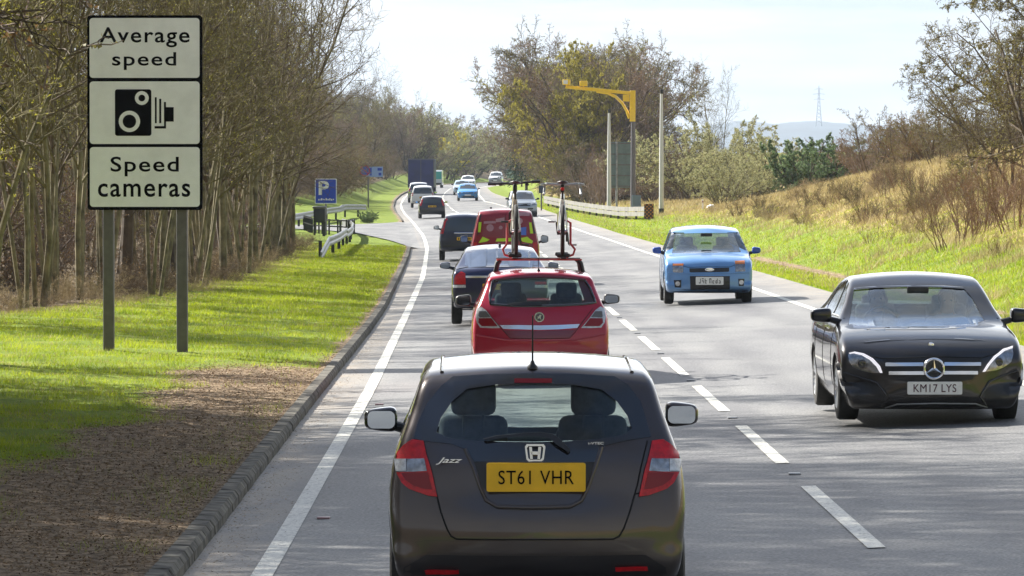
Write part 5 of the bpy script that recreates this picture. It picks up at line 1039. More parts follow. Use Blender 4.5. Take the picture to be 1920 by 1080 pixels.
# steel guard rails
def guardrail(name, label, pts, m, step=3.2, beams=((.58,.30),), post=M_['black'], ramp=False, depth=.08, group=None, side=-1):
    t = thing(name, label, 'crash barrier', (pts[0][0], pts[0][1], gh(*pts[0][:2])), 0, group); O = Vector(t.location)
    P = [Vector((p[0], p[1], 0)) for p in pts]; dense = []
    for a, b in zip(P[:-1], P[1:]):
        k = max(1, int((b-a).length/1.0)); dense += [a.lerp(b, j/k) for j in range(k)]
    dense.append(P[-1]); n = len(dense)
    for zc, h in beams:
        prof = [(0, -h/2), (-.03, -h*.38), (-.03, -h*.18), (0, -h*.08), (0, h*.08), (-.03, h*.18), (-.03, h*.38), (0, h/2)]; V = []; Fc = []
        for i, p in enumerate(dense):
            tt = (dense[min(i+1, n-1)]-dense[max(i-1, 0)]).normalized(); nn = Vector((tt.y, -tt.x, 0)); zz = zc
            if ramp and i < 4: zz = zc*(.12+.88*i/4)
            for q in prof+[(.03, h/2), (.03, -h/2)]: w = p+nn*(-q[0]*depth/.08); V.append((w.x-O.x, w.y-O.y, gh(w.x, w.y)+zz+q[1]-O.z))
        m_ = len(prof)+2
        for i in range(n-1):
            for k in range(m_): Fc.append((i*m_+k, i*m_+(k+1) % m_, (i+1)*m_+(k+1) % m_, (i+1)*m_+k))
        Fc += [tuple(range(m_)), tuple((n-1)*m_+k for k in range(m_-1, -1, -1))]; mesh_obj('rail', V, Fc, m, t)
    acc = 0; nxt = .8
    for a, b in zip(dense[:-1], dense[1:]):
        acc += (b-a).length
        if acc >= nxt:
            nxt += step; tt = (b-a).normalized(); nn = Vector((tt.y, -tt.x, 0)); w = b+nn*.11*side; mb = MB(); mb.box((w.x-O.x, w.y-O.y, gh(w.x, w.y)+.28-O.z), (.12, .12, .66)); mb.build('post', post, t)
    return t
guardrail('crash_barrier', 'short curved crash barrier with sloping near end in front of the lay-by fence', [(-6.75,151),(-6.6,156),(-6.7,166),(-7.0,180),(-7.35,196),(-7.8,210),(-8.3,219),(-8.9,224)], M_['steel'], ramp=True, step=9.0, beams=((.56,.34),))
guardrail('crash_barrier', 'pale crash barrier across the far side of the lay-by under the wood', [(-11.9,233),(-11.6,246),(-11.1,258),(-10.3,266),(-9.3,272)], M_['steel'], step=4, beams=((.62,.36),))
guardrail('crash_barrier', 'long pale double-rail barrier along the grass verge below the yellow camera', [(7.15,226),(6.3,236),(5.1,255),(4.2,270),(3.3,286),(2.3,305)], mat('weathered_pale_rail', (.19,.18,.165), .6, var=.35, scale=2), step=5, beams=((.60,.24),(.33,.22)), depth=.10, post=M_['black'], side=1)
x, y = 7.2, 224.5; g = gh(x, y); t = thing('hazard_board', 'small orange and black chequered board at the near end of the long barrier', 'hazard board', (x, y, g)); mb = MB(); mb.box((0, 0, .48), (.50, .04, .78)); o = mb.build('board', mat('dark_brown_board', (.06,.025,.008), .6), t)
mb = MB()
for i in range(5):
    for j in range(8):
        if (i+j) % 2: mb.box((-.20+.1*i, -.024, .14+.097*j), (.062, .006, .062), Matrix.Rotation(R(45), 3, 'Y'))
mb.build('orange_chequer', mat('orange_chequer', (.62,.20,.01), .5), o); mb = MB(); mb.box((0, .05, .1), (.08, .05, .5)); mb.build('post', M_['black'], t)
# dark low fence round the lay-by
def knee_fence(label, pts):
    t = thing('low_fence', label, 'fence', (pts[0][0], pts[0][1], gh(*pts[0]))); O = Vector(t.location); dense = []
    for a, b in zip(pts[:-1], pts[1:]):
        a, b = Vector(a), Vector(b); k = max(1, round((b-a).length/.60)); dense += [a.lerp(b, j/k) for j in range(k)]
    dense.append(Vector(pts[-1])); tops = []
    for p in dense:
        z = gh(p.x, p.y); mb = MB(); mb.box((p.x-O.x, p.y-O.y, z+.36-O.z), (.085, .085, .86)); mb.build('post', M_['black'], t); tops.append((p.x-O.x, p.y-O.y, z-O.z))
    for h in (.74, .42): mb = MB(); mb.tube([(a, b, c+h) for a, b, c in tops], .045, 4); mb.build('rail', M_['black'], t)
knee_fence('low black post and rail fence curving round the near side of the lay-by', [(-11.1,228),(-10.3,220),(-9.3,217),(-8.4,216.5),(-8.1,219)])
# yellow average-speed camera gantry
d = 262; x, y, _ = at(1187, 0, d); g = gh(x, y); k = F/d; t = thing('speed_camera_gantry', 'yellow average speed camera arm with two cameras on a dark grey pole', 'speed camera', (x, y, g)); zz = lambda v: H-(v-HOR)/k-g; xx = lambda u: (u-1187)/k
mb = MB(); mb.tube([(0, 0, -.2), (0, 0, zz(226))], [.17, .13], 14); mb.build('pole', M_['greypost'], t, True)
mb = MB(); mb.box((xx(1186), 0, (zz(170)+zz(228))/2), (.34, .34, zz(170)-zz(228)), None, .02); mb.build('mast_head', M_['yellow'], t)
mb = MB(); mb.box(((xx(1060)+xx(1184))/2, 0, (zz(163)+zz(176))/2+.02), (xx(1184)-xx(1060), .16, .20), Matrix.Rotation(math.atan2(zz(163.5)-zz(175.5), xx(1184)-xx(1060)), 3, 'Y'), .02); mb.build('arm', M_['yellow'], t)
q = [(xx(a), 0, zz(b)) for a, b in ((1118,171.5),(1140,175),(1155,182),(1167,194),(1175,208),(1180,222))]; mb = MB(); mb.tube(q, .09, 8); mb.box((xx(1174), 0, zz(184)), (.40, .1, .42)); mb.build('brace', M_['yellow'], t)
for u, v in ((1062,154.5),(1094,157)):
    mb = MB(); mb.box((xx(u), -.1, zz(v)), (.48, .62, .32), None, .04); o = mb.build('camera_housing', M_['yellow'], t, True)
    mb = MB(); mb.box((xx(u)-.06, -.42, zz(v)), (.26, .04, .22), None, .01); mb.build('camera_window', M_['white'] if u < 1080 else M_['yellow'], o); mb = MB(); mb.box((xx(u), 0, zz(v)-.24), (.1, .1, .2)); mb.build('camera_bracket', M_['yellow'], o)
mb = MB(); mb.box((xx(1193), -.1, (zz(366)+zz(404))/2), (.55, .45, zz(366)-zz(404)), None, .02); mb.box((xx(1197), -.35, zz(394)), (.3, .2, .7)); mb.build('control_cabinet', mat('blue_grey_cabinet', (.13,.19,.24), .5), t)
for u, v0, v1, d, lab in ((1142, 212, 402, 258, 'white pole left of the yellow camera arm, dark cap on top'), (1240, 176, 415, 236, 'taller white pole right of the yellow camera arm, small device on top')):
    x, y, _ = at(u, 0, d); g = gh(x, y); k = F/d; ht = H-(v0-HOR)/k-g; t = thing('pole', lab, 'pole', (x, y, g)); mb = MB(); mb.tube([(0,0,-.2),(0,0,ht*.55),(0,0,ht)], [.135,.115,.07], 14); mb.build('shaft', M_['whitep'], t, True)
    mb = MB(); mb.box((.02, 0, ht+.12), (.16, .2, .25), None, .03); mb.build('cap' if u < 1200 else 'device', M_['black'], t); mb = MB(); mb.tube([(0,0,.02),(0,0,.35)], .15, 12); mb.build('foot_collar', M_['black'], t, True)
# back of a direction sign
d = 272; x, y, _ = at(1168, 0, d); g = gh(x, y); k = F/d; t = thing('road_sign', 'back of a tall grey sign behind the camera pole, ribbed and unpainted', 'road sign', (x, y, g)); z0, z1 = H-(352-HOR)/k-g, H-(266-HOR)/k-g
GB = mat('grey_sign_back', (.14,.19,.20), .5, .3, var=.15, scale=2); mb = MB(); mb.box((0, .04, (z0+z1)/2), (1.62, .03, z1-z0)); o = mb.build('panel', GB, t)
for i in range(5): mb = MB(); mb.box((0, .01, z0+.1+(z1-z0-.2)*i/4), (1.6, .04, .07)); mb.build('rib', M_['greypost'], o)
for dx in (-.40, .62): mb = MB(); mb.tube([(dx, -.06, -.2), (dx, -.06, z1)], .07, 8); mb.build('post', M_['steel'], t, True)
# small far signs, marker post, litter
for u, v, w, h, d, m_, lab in ((957,326,13,17,520,mat('grey_green_sign_back',(.20,.27,.28),.5),'small grey sign back beside the far bend, right of the off-road car'), (970,301,12,6,560,M_['whitep'],'tiny white sign high above the far bend, under the trees'), (1015,355,10,14,285,mat('dark_navy_sign',(.015,.025,.05),.5),'small dark navy sign on a thin post between the two roof bicycles')):
    x, y, _ = at(u, 0, d); g = gh(x, y); k = F/d; zc = H-(v-HOR)/k-g; t = thing('small_sign', lab, 'sign', (x, y, g)); mb = MB(); mb.box((0, 0, zc), (w/k, .04, h/k), None, .008); mb.build('sign_panel', m_, t); mb = MB(); mb.tube([(0, .06, -.1), (0, .06, zc)], .05, 8); mb.build('post', M_['greypost'], t, True)
x, y = 10.1, 226; t = thing('marker_post', 'thin white marker post in the grass behind the blue hatchback', 'post', (x, y, gh(x, y))); mb = MB(); mb.box((0, 0, .25), (.09, .04, .65), None, .01); mb.build('shaft', M_['white'], t); mb = MB(); mb.box((0, -.03, .45), (.06, .01, .09)); mb.build('reflector', M_['redlamp2'], t)
bm = bmesh.new(); bmesh.ops.create_icosphere(bm, subdivisions=3, radius=.22)
for v in bm.verts: v.co *= 1+.5*noise.noise(v.co*9); v.co.z *= .6
me = bpy.data.meshes.new('litter_bag'); bm.to_mesh(me); bm.free(); me.materials.append(M_['white']); o = bpy.data.objects.new('litter_bag', me); COL.objects.link(o); o.location = (10.45, 224, gh(10.45, 224)+.1); tag(o, 'scrap of white litter in the grass beside the thin white marker post', 'litter')
# ------------------------------------------------------------------ distant hills and pylon
HP = [(-3000,60),(-1500,40),(-400,30),(0,40),(180,78),(322,100.5),(344,99),(368,95.5),(387,97.5),(413,100),(443,99.4),(467,96.7),(481,94),(620,92),(1000,80),(2200,70),(4000,60)]
V = []; Fc = []; hx = np.concatenate([np.arange(-3000, 250, 90), np.arange(250, 560, 6), np.arange(560, 4000, 90)])
prof = np.interp(hx, [p[0]*1.0 for p in HP], [p[1] for p in HP]); dd = [4300, 4700, 5100, 5400, 5700, 6000, 6250]; hh = [.0, .25, .55, .8, .95, 1.0, .6]
for d_, q in zip(dd, hh):
    for X_, z_ in zip(hx, prof): V.append((X_*d_/6000*1.0, d_, -16+(z_+16)*q+2*noise.noise(Vector((X_*.03, d_*.01, 0)))))
n = len(hx)
for i in range(len(dd)-1):
    for j in range(n-1): Fc.append((i*n+j, i*n+j+1, (i+1)*n+j+1, (i+1)*n+j))
tag(mesh_obj('distant_hills', V, Fc, mat('haze_blue_hill_fields', (.018,.032,.045), .95, var=.5, scale=.01), smooth=True), kind='structure')  # blue of the distant air is mixed into the hill colour
PD = 5300; t = thing('pylon', 'faint lattice electricity pylon on the blue hills', 'pylon', (at(1535, 0, PD)[0], PD, H+(HOR-231)/F*PD)); PH = 47.0
mb = MB()
for sx in (-1, 1):
    for sy in (-1, 1): mb.tube([(sx*3.6, sy*3.6, -4), (sx*1.3, sy*1.3, PH*.55), (sx*.6, sy*.6, PH*.93), (0, 0, PH)], .32, 4)
for i in range(9):
    z0 = PH*.1*i; z1 = z0+PH*.1; w0 = np.interp(z0, [0, PH*.55, PH], [3.6, 1.3, .3]); w1 = np.interp(z1, [0, PH*.55, PH], [3.6, 1.3, .3])
    for s_ in (-1, 1): mb.tube([(s_*w0, -w0, z0), (-s_*w1, -w1, z1)], .2, 4); mb.tube([(s_*w0, w0, z0), (-s_*w1, w1, z1)], .2, 4)
mb.build('lattice', mat('pylon_steel', (.10,.11,.12), .6), t)
for z_, w_ in ((.62, 6.5), (.76, 7.5), (.89, 5.5)): mb = MB(); mb.tube([(-w_, 0, PH*z_), (0, 0, PH*z_+1.2), (w_, 0, PH*z_)], .35, 4); mb.build('cross_arm', M_['greypost'], t)

# ------------------------------------------------------------------ vegetation
def ring_tube(P, r, n):
    P = np.asarray(P, float); k = len(P); d = np.gradient(P, axis=0); d /= np.linalg.norm(d, axis=1)[:,None]+1e-9
    ref = np.array([0.3, .9, .1]) if abs(d[0][2]) > .7 else np.array([0, 0, 1.]); a = np.cross(d, ref); a /= np.linalg.norm(a, axis=1)[:,None]+1e-9; b = np.cross(d, a)
    t = np.arange(n)*2*math.pi/n; r = np.asarray(r)[:,None,None]
    V = P[:,None,:]+r*(a[:,None,:]*np.cos(t)[None,:,None]+b[:,None,:]*np.sin(t)[None,:,None]); W_ = np.roll(V, -1, 1)
    return np.concatenate([np.stack([V[:-1], W_[:-1], W_[1:]], 2).reshape(-1, 3, 3), np.stack([V[:-1], W_[1:], V[1:]], 2).reshape(-1, 3, 3)])
def leaves(P, size, rng, flat=.0):
    n = len(P); a = rng.normal(size=(n, 3)); a /= np.linalg.norm(a, axis=1)[:,None]; b = rng.normal(size=(n, 3)); b -= a*(a*b).sum(1)[:,None]; b /= np.linalg.norm(b, axis=1)[:,None]
    s = size*rng.uniform(.5, 1.4, (n, 1)); return np.stack([P-a*s*.6, P+b*s*.45, P+a*s*.8], 1)
def grow_plant(seed, stems, h, spread, lean, r0, levels, kids, ratio, up, wob, twig_r, budn, buds, trunk_free=.3, ang=(25, 60), seg=6, minr=None, base=.25):
    rng = np.random.default_rng(seed); wood = []; tw = []; bp = []
    def unit(v): return v/(np.linalg.norm(v)+1e-9)
    def br(p, d, L_, r, lv):
        k = seg if lv == 0 else max(3, seg-lv-1); P = [p]; q = p
        for i in range(k):
            d = unit(d+rng.normal(size=3)*wob*(1+.5*lv)+np.array([0, 0, up*(1 if lv else .25)])); q = q+d*L_/k; P.append(q)
        rr = np.linspace(r, max(r*(.25 if lv < levels else .4), twig_r*.5), k+1); n = (8, 6, 4, 3, 3)[min(lv, 4)]
        (wood if lv == 0 else tw).append(ring_tube(P, rr, n))
        if lv >= levels:
            if budn: f = rng.uniform(.1, 1, budn)*k; i = np.minimum(f.astype(int), k-1); PP = np.array(P); bp.append(PP[i]+(PP[i+1]-PP[i])*(f-i)[:,None]+rng.normal(size=(budn, 3))*.02)
            return
        nk = kids[lv]; PP = np.array(P)
        for j in range(nk):
            t0 = trunk_free if lv == 0 else .15; f = (t0+(1-t0)*((j+rng.uniform(0, 1))/nk))*k; i = min(int(f), k-1); o = PP[i]+(PP[i+1]-PP[i])*(f-i); dd = unit(PP[i+1]-PP[i])
            a = rng.uniform(*ang)*math.pi/180; s = rng.normal(size=3); s -= dd*s.dot(dd); s = unit(s); nd = unit(dd*math.cos(a)+s*math.sin(a)); fr = f/k
            br(o, nd, L_*ratio[lv]*rng.uniform(.6, 1.15)*(1.15-.55*fr if lv == 0 else 1.1-.4*fr), max(np.interp(fr, [0, 1], [rr[0], rr[-1]])*.55, twig_r), lv+1)
    for s in range(stems):
        a = rng.uniform(0, 2*math.pi); p = np.array([math.cos(a)*base*(stems > 1), math.sin(a)*base*(stems > 1), -.15])*rng.uniform(.3, 1)
        p[2] = -.15; d = unit(np.array([math.cos(a)*lean, math.sin(a)*lean, 1.0])+rng.normal(size=3)*np.array([.06, .06, 0])*(1+spread)); br(p, d, h*rng.uniform(.8, 1.05), r0*rng.uniform(.7, 1.1), 0)
    T = np.concatenate(wood); C_ = np.concatenate(tw); mi = np.zeros(len(C_), int)
    if bp: B = leaves(np.concatenate(bp), buds, rng); C_ = np.concatenate([C_, B]); mi = np.concatenate([mi, np.ones(len(B), int)])
    return T, C_, mi
def bark(name, c, c2, scale=5): return mat(name, c, .9, col2=c2, var=.0, scale=scale, bump=.4)
BK1 = bark('olive_grey_bark', (.055,.047,.024), (.30,.26,.14), 2.2); BK2 = bark('dark_brown_bark', (.06,.045,.03), (.13,.10,.07), 2.5); TW1 = mat('brown_twigs', (.105,.075,.045), .9, var=.35, scale=.8); TW2 = mat('purple_brown_twigs', (.19,.14,.115), .9, var=.3, scale=.6)
TWO = mat('olive_twigs', (.14,.115,.045), .9, var=.35, scale=.8); TWR = mat('reddish_stems', (.17,.095,.05), .85, var=.35, scale=3); TWS = mat('straw_stems', (.34,.26,.14), .9, var=.3, scale=2)
BUDY = leafmat('yellow_green_buds', (.22,.20,.03), (.36,.34,.06), .4); BUDP = leafmat('pale_catkins', (.30,.31,.14), (.48,.46,.24), .35); BUDO = leafmat('olive_buds', (.13,.12,.035), (.22,.19,.06), .35); BUDB = leafmat('dry_brown_leaves', (.12,.07,.03), (.26,.16,.07), .3)
YEL = leafmat('bright_yellow_blossom', (.55,.48,.02), (.70,.60,.04), .4); GRN = leafmat('green_leaves', (.08,.13,.05), (.20,.28,.12), .35); NEE = leafmat('dark_needles', (.012,.03,.016), (.03,.06,.028), .15)
def plant(name, cat, label, parts, mats, group):
    t = thing(name, label, cat, (0, 0, -500), 0, group); T, C_, mi = parts
    tris_obj('trunk' if 'tree' in name or name in ('conifer',) else 'stems', T, mats[0], t); tris_obj('crown' if 'tree' in name or name == 'conifer' else 'foliage', C_, mats[1:], t, mi); return t
GW = 'bare trees of the roadside wood'; LW = 'slender bare tree with olive trunk among many alike in the left roadside wood'
tallA = [plant('bare_tree', 'tree', LW, grow_plant(10+i, (1,2,1,3,1,2,1)[i], 11.5, .2, (.02,.07,.05,.08,.10,.04,.02)[i], (.12,.07,.09,.06,.075,.08,.15)[i], 3, (15, 7, 5), (.34, .46, .5), .07, .07, .0075, 2, .042, trunk_free=.24, ang=(28, 66)), (BK1 if i not in (2, 6) else BK2, TWO if i % 2 else TW1, BUDY if i % 2 else BUDO), GW) for i in range(7)]
GB_ = 'bushy bare trees behind the lay-by'; LB_ = 'bushy brown leafless tree in the thick belt behind the lay-by'
spreadB = [plant('bare_tree', 'tree', LB_, grow_plant(40+i, 3+(i % 2), 7.2, .6, .42, .12, 3, (14, 9, 8), (.46, .46, .5), .03, .12, .009, 4, .055, trunk_free=.10, ang=(28, 66)), (BK2, (TW1, TW2, TWO)[i], (BUDO, BUDB, BUDY)[i]), GB_) for i in range(3)]
bushC = [plant('scrub_bush', 'bush', 'brown leafless thorn bush in the scrub above the right bank', grow_plant(60+i, 10, 3.3, .6, .62, .045, 3, (8, 6, 5), (.42, .45, .5), .03, .13, .0065, 3, .045, trunk_free=.08, ang=(25, 62), base=.6), ((TW2, TW1, TW1)[i], (TW2, TW1, TWR)[i], (BUDB, BUDO, BUDO)[i]), 'scrub bushes above the right bank') for i in range(3)]
willow = plant('willow_bush', 'bush', 'w', grow_plant(70, 11, 4.3, .5, .7, .06, 3, (9, 7, 6), (.42, .45, .45), .02, .12, .008, 11, .062, trunk_free=.08, ang=(25, 64), base=.7), (BK2, TW1, BUDP), None)
green = plant('evergreen_bush', 'bush', 'g', grow_plant(71, 13, 2.8, .4, .66, .05, 3, (9, 7, 5), (.42, .42, .45), .0, .12, .008, 13, .065, trunk_free=.05, ang=(25, 62), base=.5), (BK2, TW1, GRN), None)
sapl = [plant('sapling', 'bush', 's', grow_plant(80+i, 16, 2.0, 1, .36, .016, 2, (7, 3), (.38, .4), .10, .10, .0045, 2, .035, trunk_free=.25, ang=(18, 42), base=.5), (TWR, (TWR, TW1)[i], (BUDB, BUDO)[i]), None) for i in range(2)]
bramble = [plant('bramble_thicket', 'bush', 'b', grow_plant(90+i, 30, 1.5, 1, .8, .010, 2, (7, 4), (.45, .45), .0, .20, .0045, 2, .035, trunk_free=.15, ang=(25, 75), base=.9), ((TW1, TWS)[i], (TW1, TWS)[i], (BUDB, TWS)[i]), None) for i in range(2)]
BUDW = leafmat('olive_yellow_buds', (.26,.23,.035), (.42,.37,.06), .4)
wilY = plant('yellow_willow', 'tree', 'y', grow_plant(76, 5, 6.6, .4, .6, .11, 3, (13, 8, 7), (.44, .45, .5), .02, .11, .009, 10, .085, trunk_free=.15, ang=(28, 62)), (BK2, TWO, BUDW), None)
yellowB = plant('yellow_blossom_tree', 'tree', 'y', grow_plant(75, 5, 6.2, 1, .45, .08, 2, (14, 12), (.42, .42), .05, .12, .012, 24, .19, trunk_free=.25, ang=(25, 60), base=.5), (BK2, TW1, YEL), None)
def conifer(seed, h):
    rng = np.random.default_rng(seed); T = ring_tube([(0,0,-.2),(0,0,h*.5),(0,0,h)], [.16,.10,.02], 7); C_ = []; Lf = []
    for i in range(150):
        z = h*(.10+.88*(i/150)**.9); L_ = (h-z)*.30+.25; a = rng.uniform(0, 6.28); d = np.array([math.cos(a), math.sin(a), 0]); P = [np.array([0,0,z]), np.array([0,0,z-.03*L_])+d*L_*.5, np.array([0,0,z-.22*L_])+d*L_*rng.uniform(.85, 1.15)]
        C_.append(ring_tube(P, [.02,.014,.006], 3)); f = rng.uniform(.15, 1, 90); q = np.where(f[:,None] < .5, P[0]+(P[1]-P[0])*f[:,None]*2, P[1]+(P[2]-P[1])*(f[:,None]*2-1)); Lf.append(q+rng.normal(size=(90, 3))*np.array([.09,.09,.06]))
    C_ = np.concatenate(C_); B = leaves(np.concatenate(Lf), .16, rng); return T, np.concatenate([C_, B]), np.concatenate([np.zeros(len(C_), int), np.ones(len(B), int)])
coni = plant('conifer', 'tree', 'c', conifer(5, 10), (BK2, TW1, NEE), None)
used = set(); DEF = {}
def put(proto, x, y, s=1, rz=None, label=None, group=None, sink=.05, rnd=random.Random(77), sz=None):
    rz = rnd.uniform(0, 6.28) if rz is None else rz; z = gh(x, y)-sink; sc = (s, s, (sz or s)*rnd.uniform(.93, 1.07))
    if proto.name not in DEF: DEF[proto.name] = (proto.get('label'), proto.get('group'))
    if not label: label, group = DEF[proto.name]
    if proto.name not in used:
        used.add(proto.name); proto.location = (x, y, z); proto.rotation_euler = (0, 0, rz); proto.scale = sc
        if label: proto['label'] = label
        if group: proto['group'] = group
        return proto
    return copy_thing(proto, (x, y, z), rz, sc, label, group)
rn = random.Random(11)
# front rank of the left wood: trunks at the edge of the grass
y = 77.0
while y < 186:
    put(tallA[rn.randrange(7)], wood_edge(y)-rn.uniform(.1, 1.6), y, rn.uniform(.78, 1.05)); y += rn.uniform(1.3, 2.8)
for i in range(62):   # ranks behind
    y = rn.uniform(74, 235); put(tallA[rn.randrange(7)], wood_edge(y)-rn.uniform(1.8, 13), y, rn.uniform(.8, 1.2))
for i in range(24):   # trees beside the camera whose shade falls across the road
    y = 19+i*1.7+rn.uniform(-1.2, 1.2); put(tallA[rn.randrange(7)] if i % 3 else spreadB[i % 2], -10.2-rn.uniform(0, 5)-.02*y, y, rn.uniform(1.0, 1.25) if i % 3 else rn.uniform(1.0, 1.3), label='bare tree outside the left edge whose branches shade the verge and road', group='bare trees left of the verge')
for i in range(23):
    y = 30+i*1.08+rn.uniform(-1, 1); put(tallA[(1, 3, 4, 5)[i % 4]] if i % 3 else spreadB[i % 2], -10.4-rn.uniform(0, 3.6), y, rn.uniform(1.5, 1.85) if i % 3 else rn.uniform(1.25, 1.55), label='tall bushy tree outside the left edge whose shade streaks the near road', group='tall trees left of the verge')
for i in range(7): put(tallA[(1, 3, 5)[i % 3]] if i % 3 else spreadB[1], -10.2-rn.uniform(0, 2.5)-(3 if i % 3 == 0 else 0), 38+i*1.55+rn.uniform(-.5, .5), 1.85, label='tall bushy tree outside the left edge whose shade streaks the near road', group='tall trees left of the verge')
put(spreadB[2], -8.9, 58.0, .80, 2.2, label='bare tree whose thin branches droop in front of the tall white sign', group='bare trees left of the verge')
LX = 'bramble and dead-stem thicket along the foot of the left wood'
y = 76.0
while y < 200: put(bramble[rn.random() < .3], wood_edge(y)-rn.uniform(-.2, 1.4), y, rn.uniform(.3, .62), label=LX, group='thickets under the wood'); y += rn.uniform(1.2, 2.3)
for i in range(55): y = rn.uniform(80, 240); put(bramble[0] if i % 3 else bushC[i % 2], wood_edge(y)-rn.uniform(1.5, 12), y, rn.uniform(.6, 1.2) if i % 3 else rn.uniform(.6, 1), label=LX if i % 3 else 'leafless bush between the trunks of the left wood', group='thickets under the wood' if i % 3 else 'bushes inside the left wood')
# belt behind the lay-by, getting lower towards the bend
for i in range(60):
    y = rn.uniform(196, 520); off = rn.uniform(.5, 14); h = np.interp(y, [196, 260, 350, 430, 520], [1.15, 1.08, 1.12, 1.0, .85]); put(spreadB[rn.randrange(3)], wood_edge(y)-off-(2.5 if 300 < y < 350 else 0), y, h*rn.uniform(.8, 1.05))
for i in range(20): y = rn.uniform(245, 420); put(bramble[1], wood_edge(y)+rn.uniform(-1.5, .8), y, rn.uniform(.6, 1.0), label='straw-coloured dead stems on the left grass bank past the lay-by', group='straw clumps on the left bank')
for i in range(40): y = rn.uniform(240, 540); put(bushC[rn.randrange(3)], wood_edge(y)-rn.uniform(-.5, 3), y, rn.uniform(.9, 1.4), label='leafless bush along the foot of the belt behind the lay-by', group='bushes along the belt')
# hillside that closes the view
for i in range(22):
    y = rn.uniform(560, 640); x = cv('K', y)-6-rn.uniform(0, 26); put(spreadB[rn.randrange(3)], x, y, rn.uniform(1.0, 1.35), label='hazy leafless tree on the hillside beyond the far bend', group='far hillside trees')
for i in range(75):
    y = rn.uniform(555, 780); x = cv('K', y)-3.0-rn.uniform(0, 34)*(1 if y < 660 else .8); put(bushC[rn.randrange(3)] if i % 4 else willow, x, y, rn.uniform(1.6, 2.6)*(1 if i % 4 else .75), label='rounded brown tree on the hillside beyond the far bend', group='far hillside rounded trees')  # enlarged bush and willow meshes standing for hillside trees
for x, y, s, l in ((-17, 560, 1.15, 'pale feathery tree standing highest on the far left skyline'), (-14.2, 590, 1.0, 'second pale feathery tree on the far skyline, just right of the highest')): put(tallA[1], x, y, s, label=l, group='far hillside trees')
put(yellowB, -8.1, 606, .85, sz=1.05, label='bright yellow flowering tree on the far hillside above the cars'); put(yellowB, -10.6, 340, .62, label='small yellow-topped tree at the edge of the left belt') if False else None
for i in range(34):
    y = rn.uniform(300, 480); put(bushC[rn.randrange(3)], rn.uniform(5.6, 10.5)*(y/380), y, rn.uniform(1.2, 2.1), label='dense brown tree filling the big clump behind the yellow camera', group='filler trees in the tall clump')  # enlarged bush meshes standing for trees that fill the clump
# tall clump right of the bend
for i in range(38):
    y = rn.uniform(318, 470); x = rn.uniform(5.2, 7.8)*(y/380); put(spreadB[rn.randrange(3)], x, y, rn.uniform(1.35, 1.75), label='tall brown leafless tree in the big clump behind the yellow camera', group='tall clump behind the yellow camera')
for i in range(10): y = rn.uniform(470, 640); put(spreadB[rn.randrange(3)], cv('G', y)+rn.uniform(8, 16), y, rn.uniform(.9, 1.3), label='tall brown leafless tree in the big clump behind the yellow camera', group='tall clump behind the yellow camera')
put(wilY, 4.95, 318, 1.35, sz=1.85, label='tall willow with a yellow-green crown at the top of the big clump'); yw = None
put(coni, 1.4, 415, .95, label='dark conifer at the left edge of the big clump'); put(coni, 1.0, 440, .60, label='small dark conifer leaning out beside the road bend')
for x, y, s, l in ((9.9,290,1.15,'yellowish budding willow right behind the camera pole'), (12.2,280,1.35,'large yellow-budded willow bush topping the scrub'), (14.6,272,1.1,'yellowish willow bush between the large willow and the pale bush'), (13.2,238,.80,'pale cream-budded willow bush low on the right, beside the green bush'), (11.5,232,.60,'smallest pale willow bush near the foot of the bank'), (16.4,262,.9,'pale willow bush just behind the green evergreen')): put(willow, x, y, s, label=l, group='budding willows')
put(green, 15.9, 230, 1.2, label='round green evergreen bush among the brown scrub'); put(tallA[3], 13.8, 283, .72, label='single slim bare tree rising above the yellow willows')
for i in range(22): y = rn.uniform(284, 335); put(bushC[rn.randrange(3)], cv('G', y)+rn.uniform(3.5, 12), y, rn.uniform(.9, 1.3), label='brown bush at the foot of the tall clump behind the barrier', group='bushes behind the barrier')
for i in range(62):
    y = rn.uniform(165, 275); x = cv('G', y)+rn.uniform(11.3, 24); x = max(x, .0725*y); put(bushC[rn.randrange(3)], x, y, rn.uniform(.62, .88)*(1.15 if x > 22 else 1))
big = plant('bare_tree', 'tree', 'leafless budding tree spreading into the top right corner of the view', grow_plant(55, 3, 6.4, .5, .30, .10, 4, (9, 6, 6, 5), (.55, .5, .5, .5), .0, .12, .007, 4, .05, trunk_free=.12, ang=(30, 68)), (BK2, TW1, BUDO), None); put(big, 13.9, 110, 1.12, .7)
for x, y, s, l in ((14.4,122,.55,'low brown tree just under the corner tree on the right bank'),(16.2,130,.7,'brown tree at the right edge behind the corner tree'),(15.6,142,.6,'low brown tree left of and behind the corner tree'),(18,150,.75,'taller brown tree farthest behind the corner tree')): put(spreadB[0], x, y, s, label=l)
for i in range(34):   # red-brown saplings on the bank
    y = rn.uniform(90, 168); v = rn.uniform(3.4, 9); s = rn.uniform(.22, .42) if v < 5 else rn.uniform(.3, .62); put(sapl[rn.random() < .4], cv('G', y)+v, y, s, label='clump of thin reddish saplings on the right bank', group='saplings on the right bank')
for i in range(44): y = rn.uniform(88, 205); put(bushC[rn.randrange(3)], cv('G', y)+rn.uniform(4.2, 11), y, rn.uniform(.12, .32), label='small dark scrub patch in the dry grass of the right bank', group='scrub patches on the right bank')
for (x, y, s, l) in ((10.5,101,.85,'left of the large clumps of reddish stems on the right bank'),(11.3,104,.95,'middle of the large clumps of reddish stems on the right bank'),(12.1,108,1.0,'tallest large clump of reddish stems near the right edge'),(11.9,100,.9,'large clump of reddish stems cut by the right edge')): put(sapl[0], x, y, s, label=l)
for i in range(60): y = rn.uniform(90, 215); put(bramble[1], cv('G', y)+rn.uniform(4.5, 12), y, rn.uniform(.22, .5), label='straw-coloured bramble tuft on the right bank', group='straw tufts on the right bank')
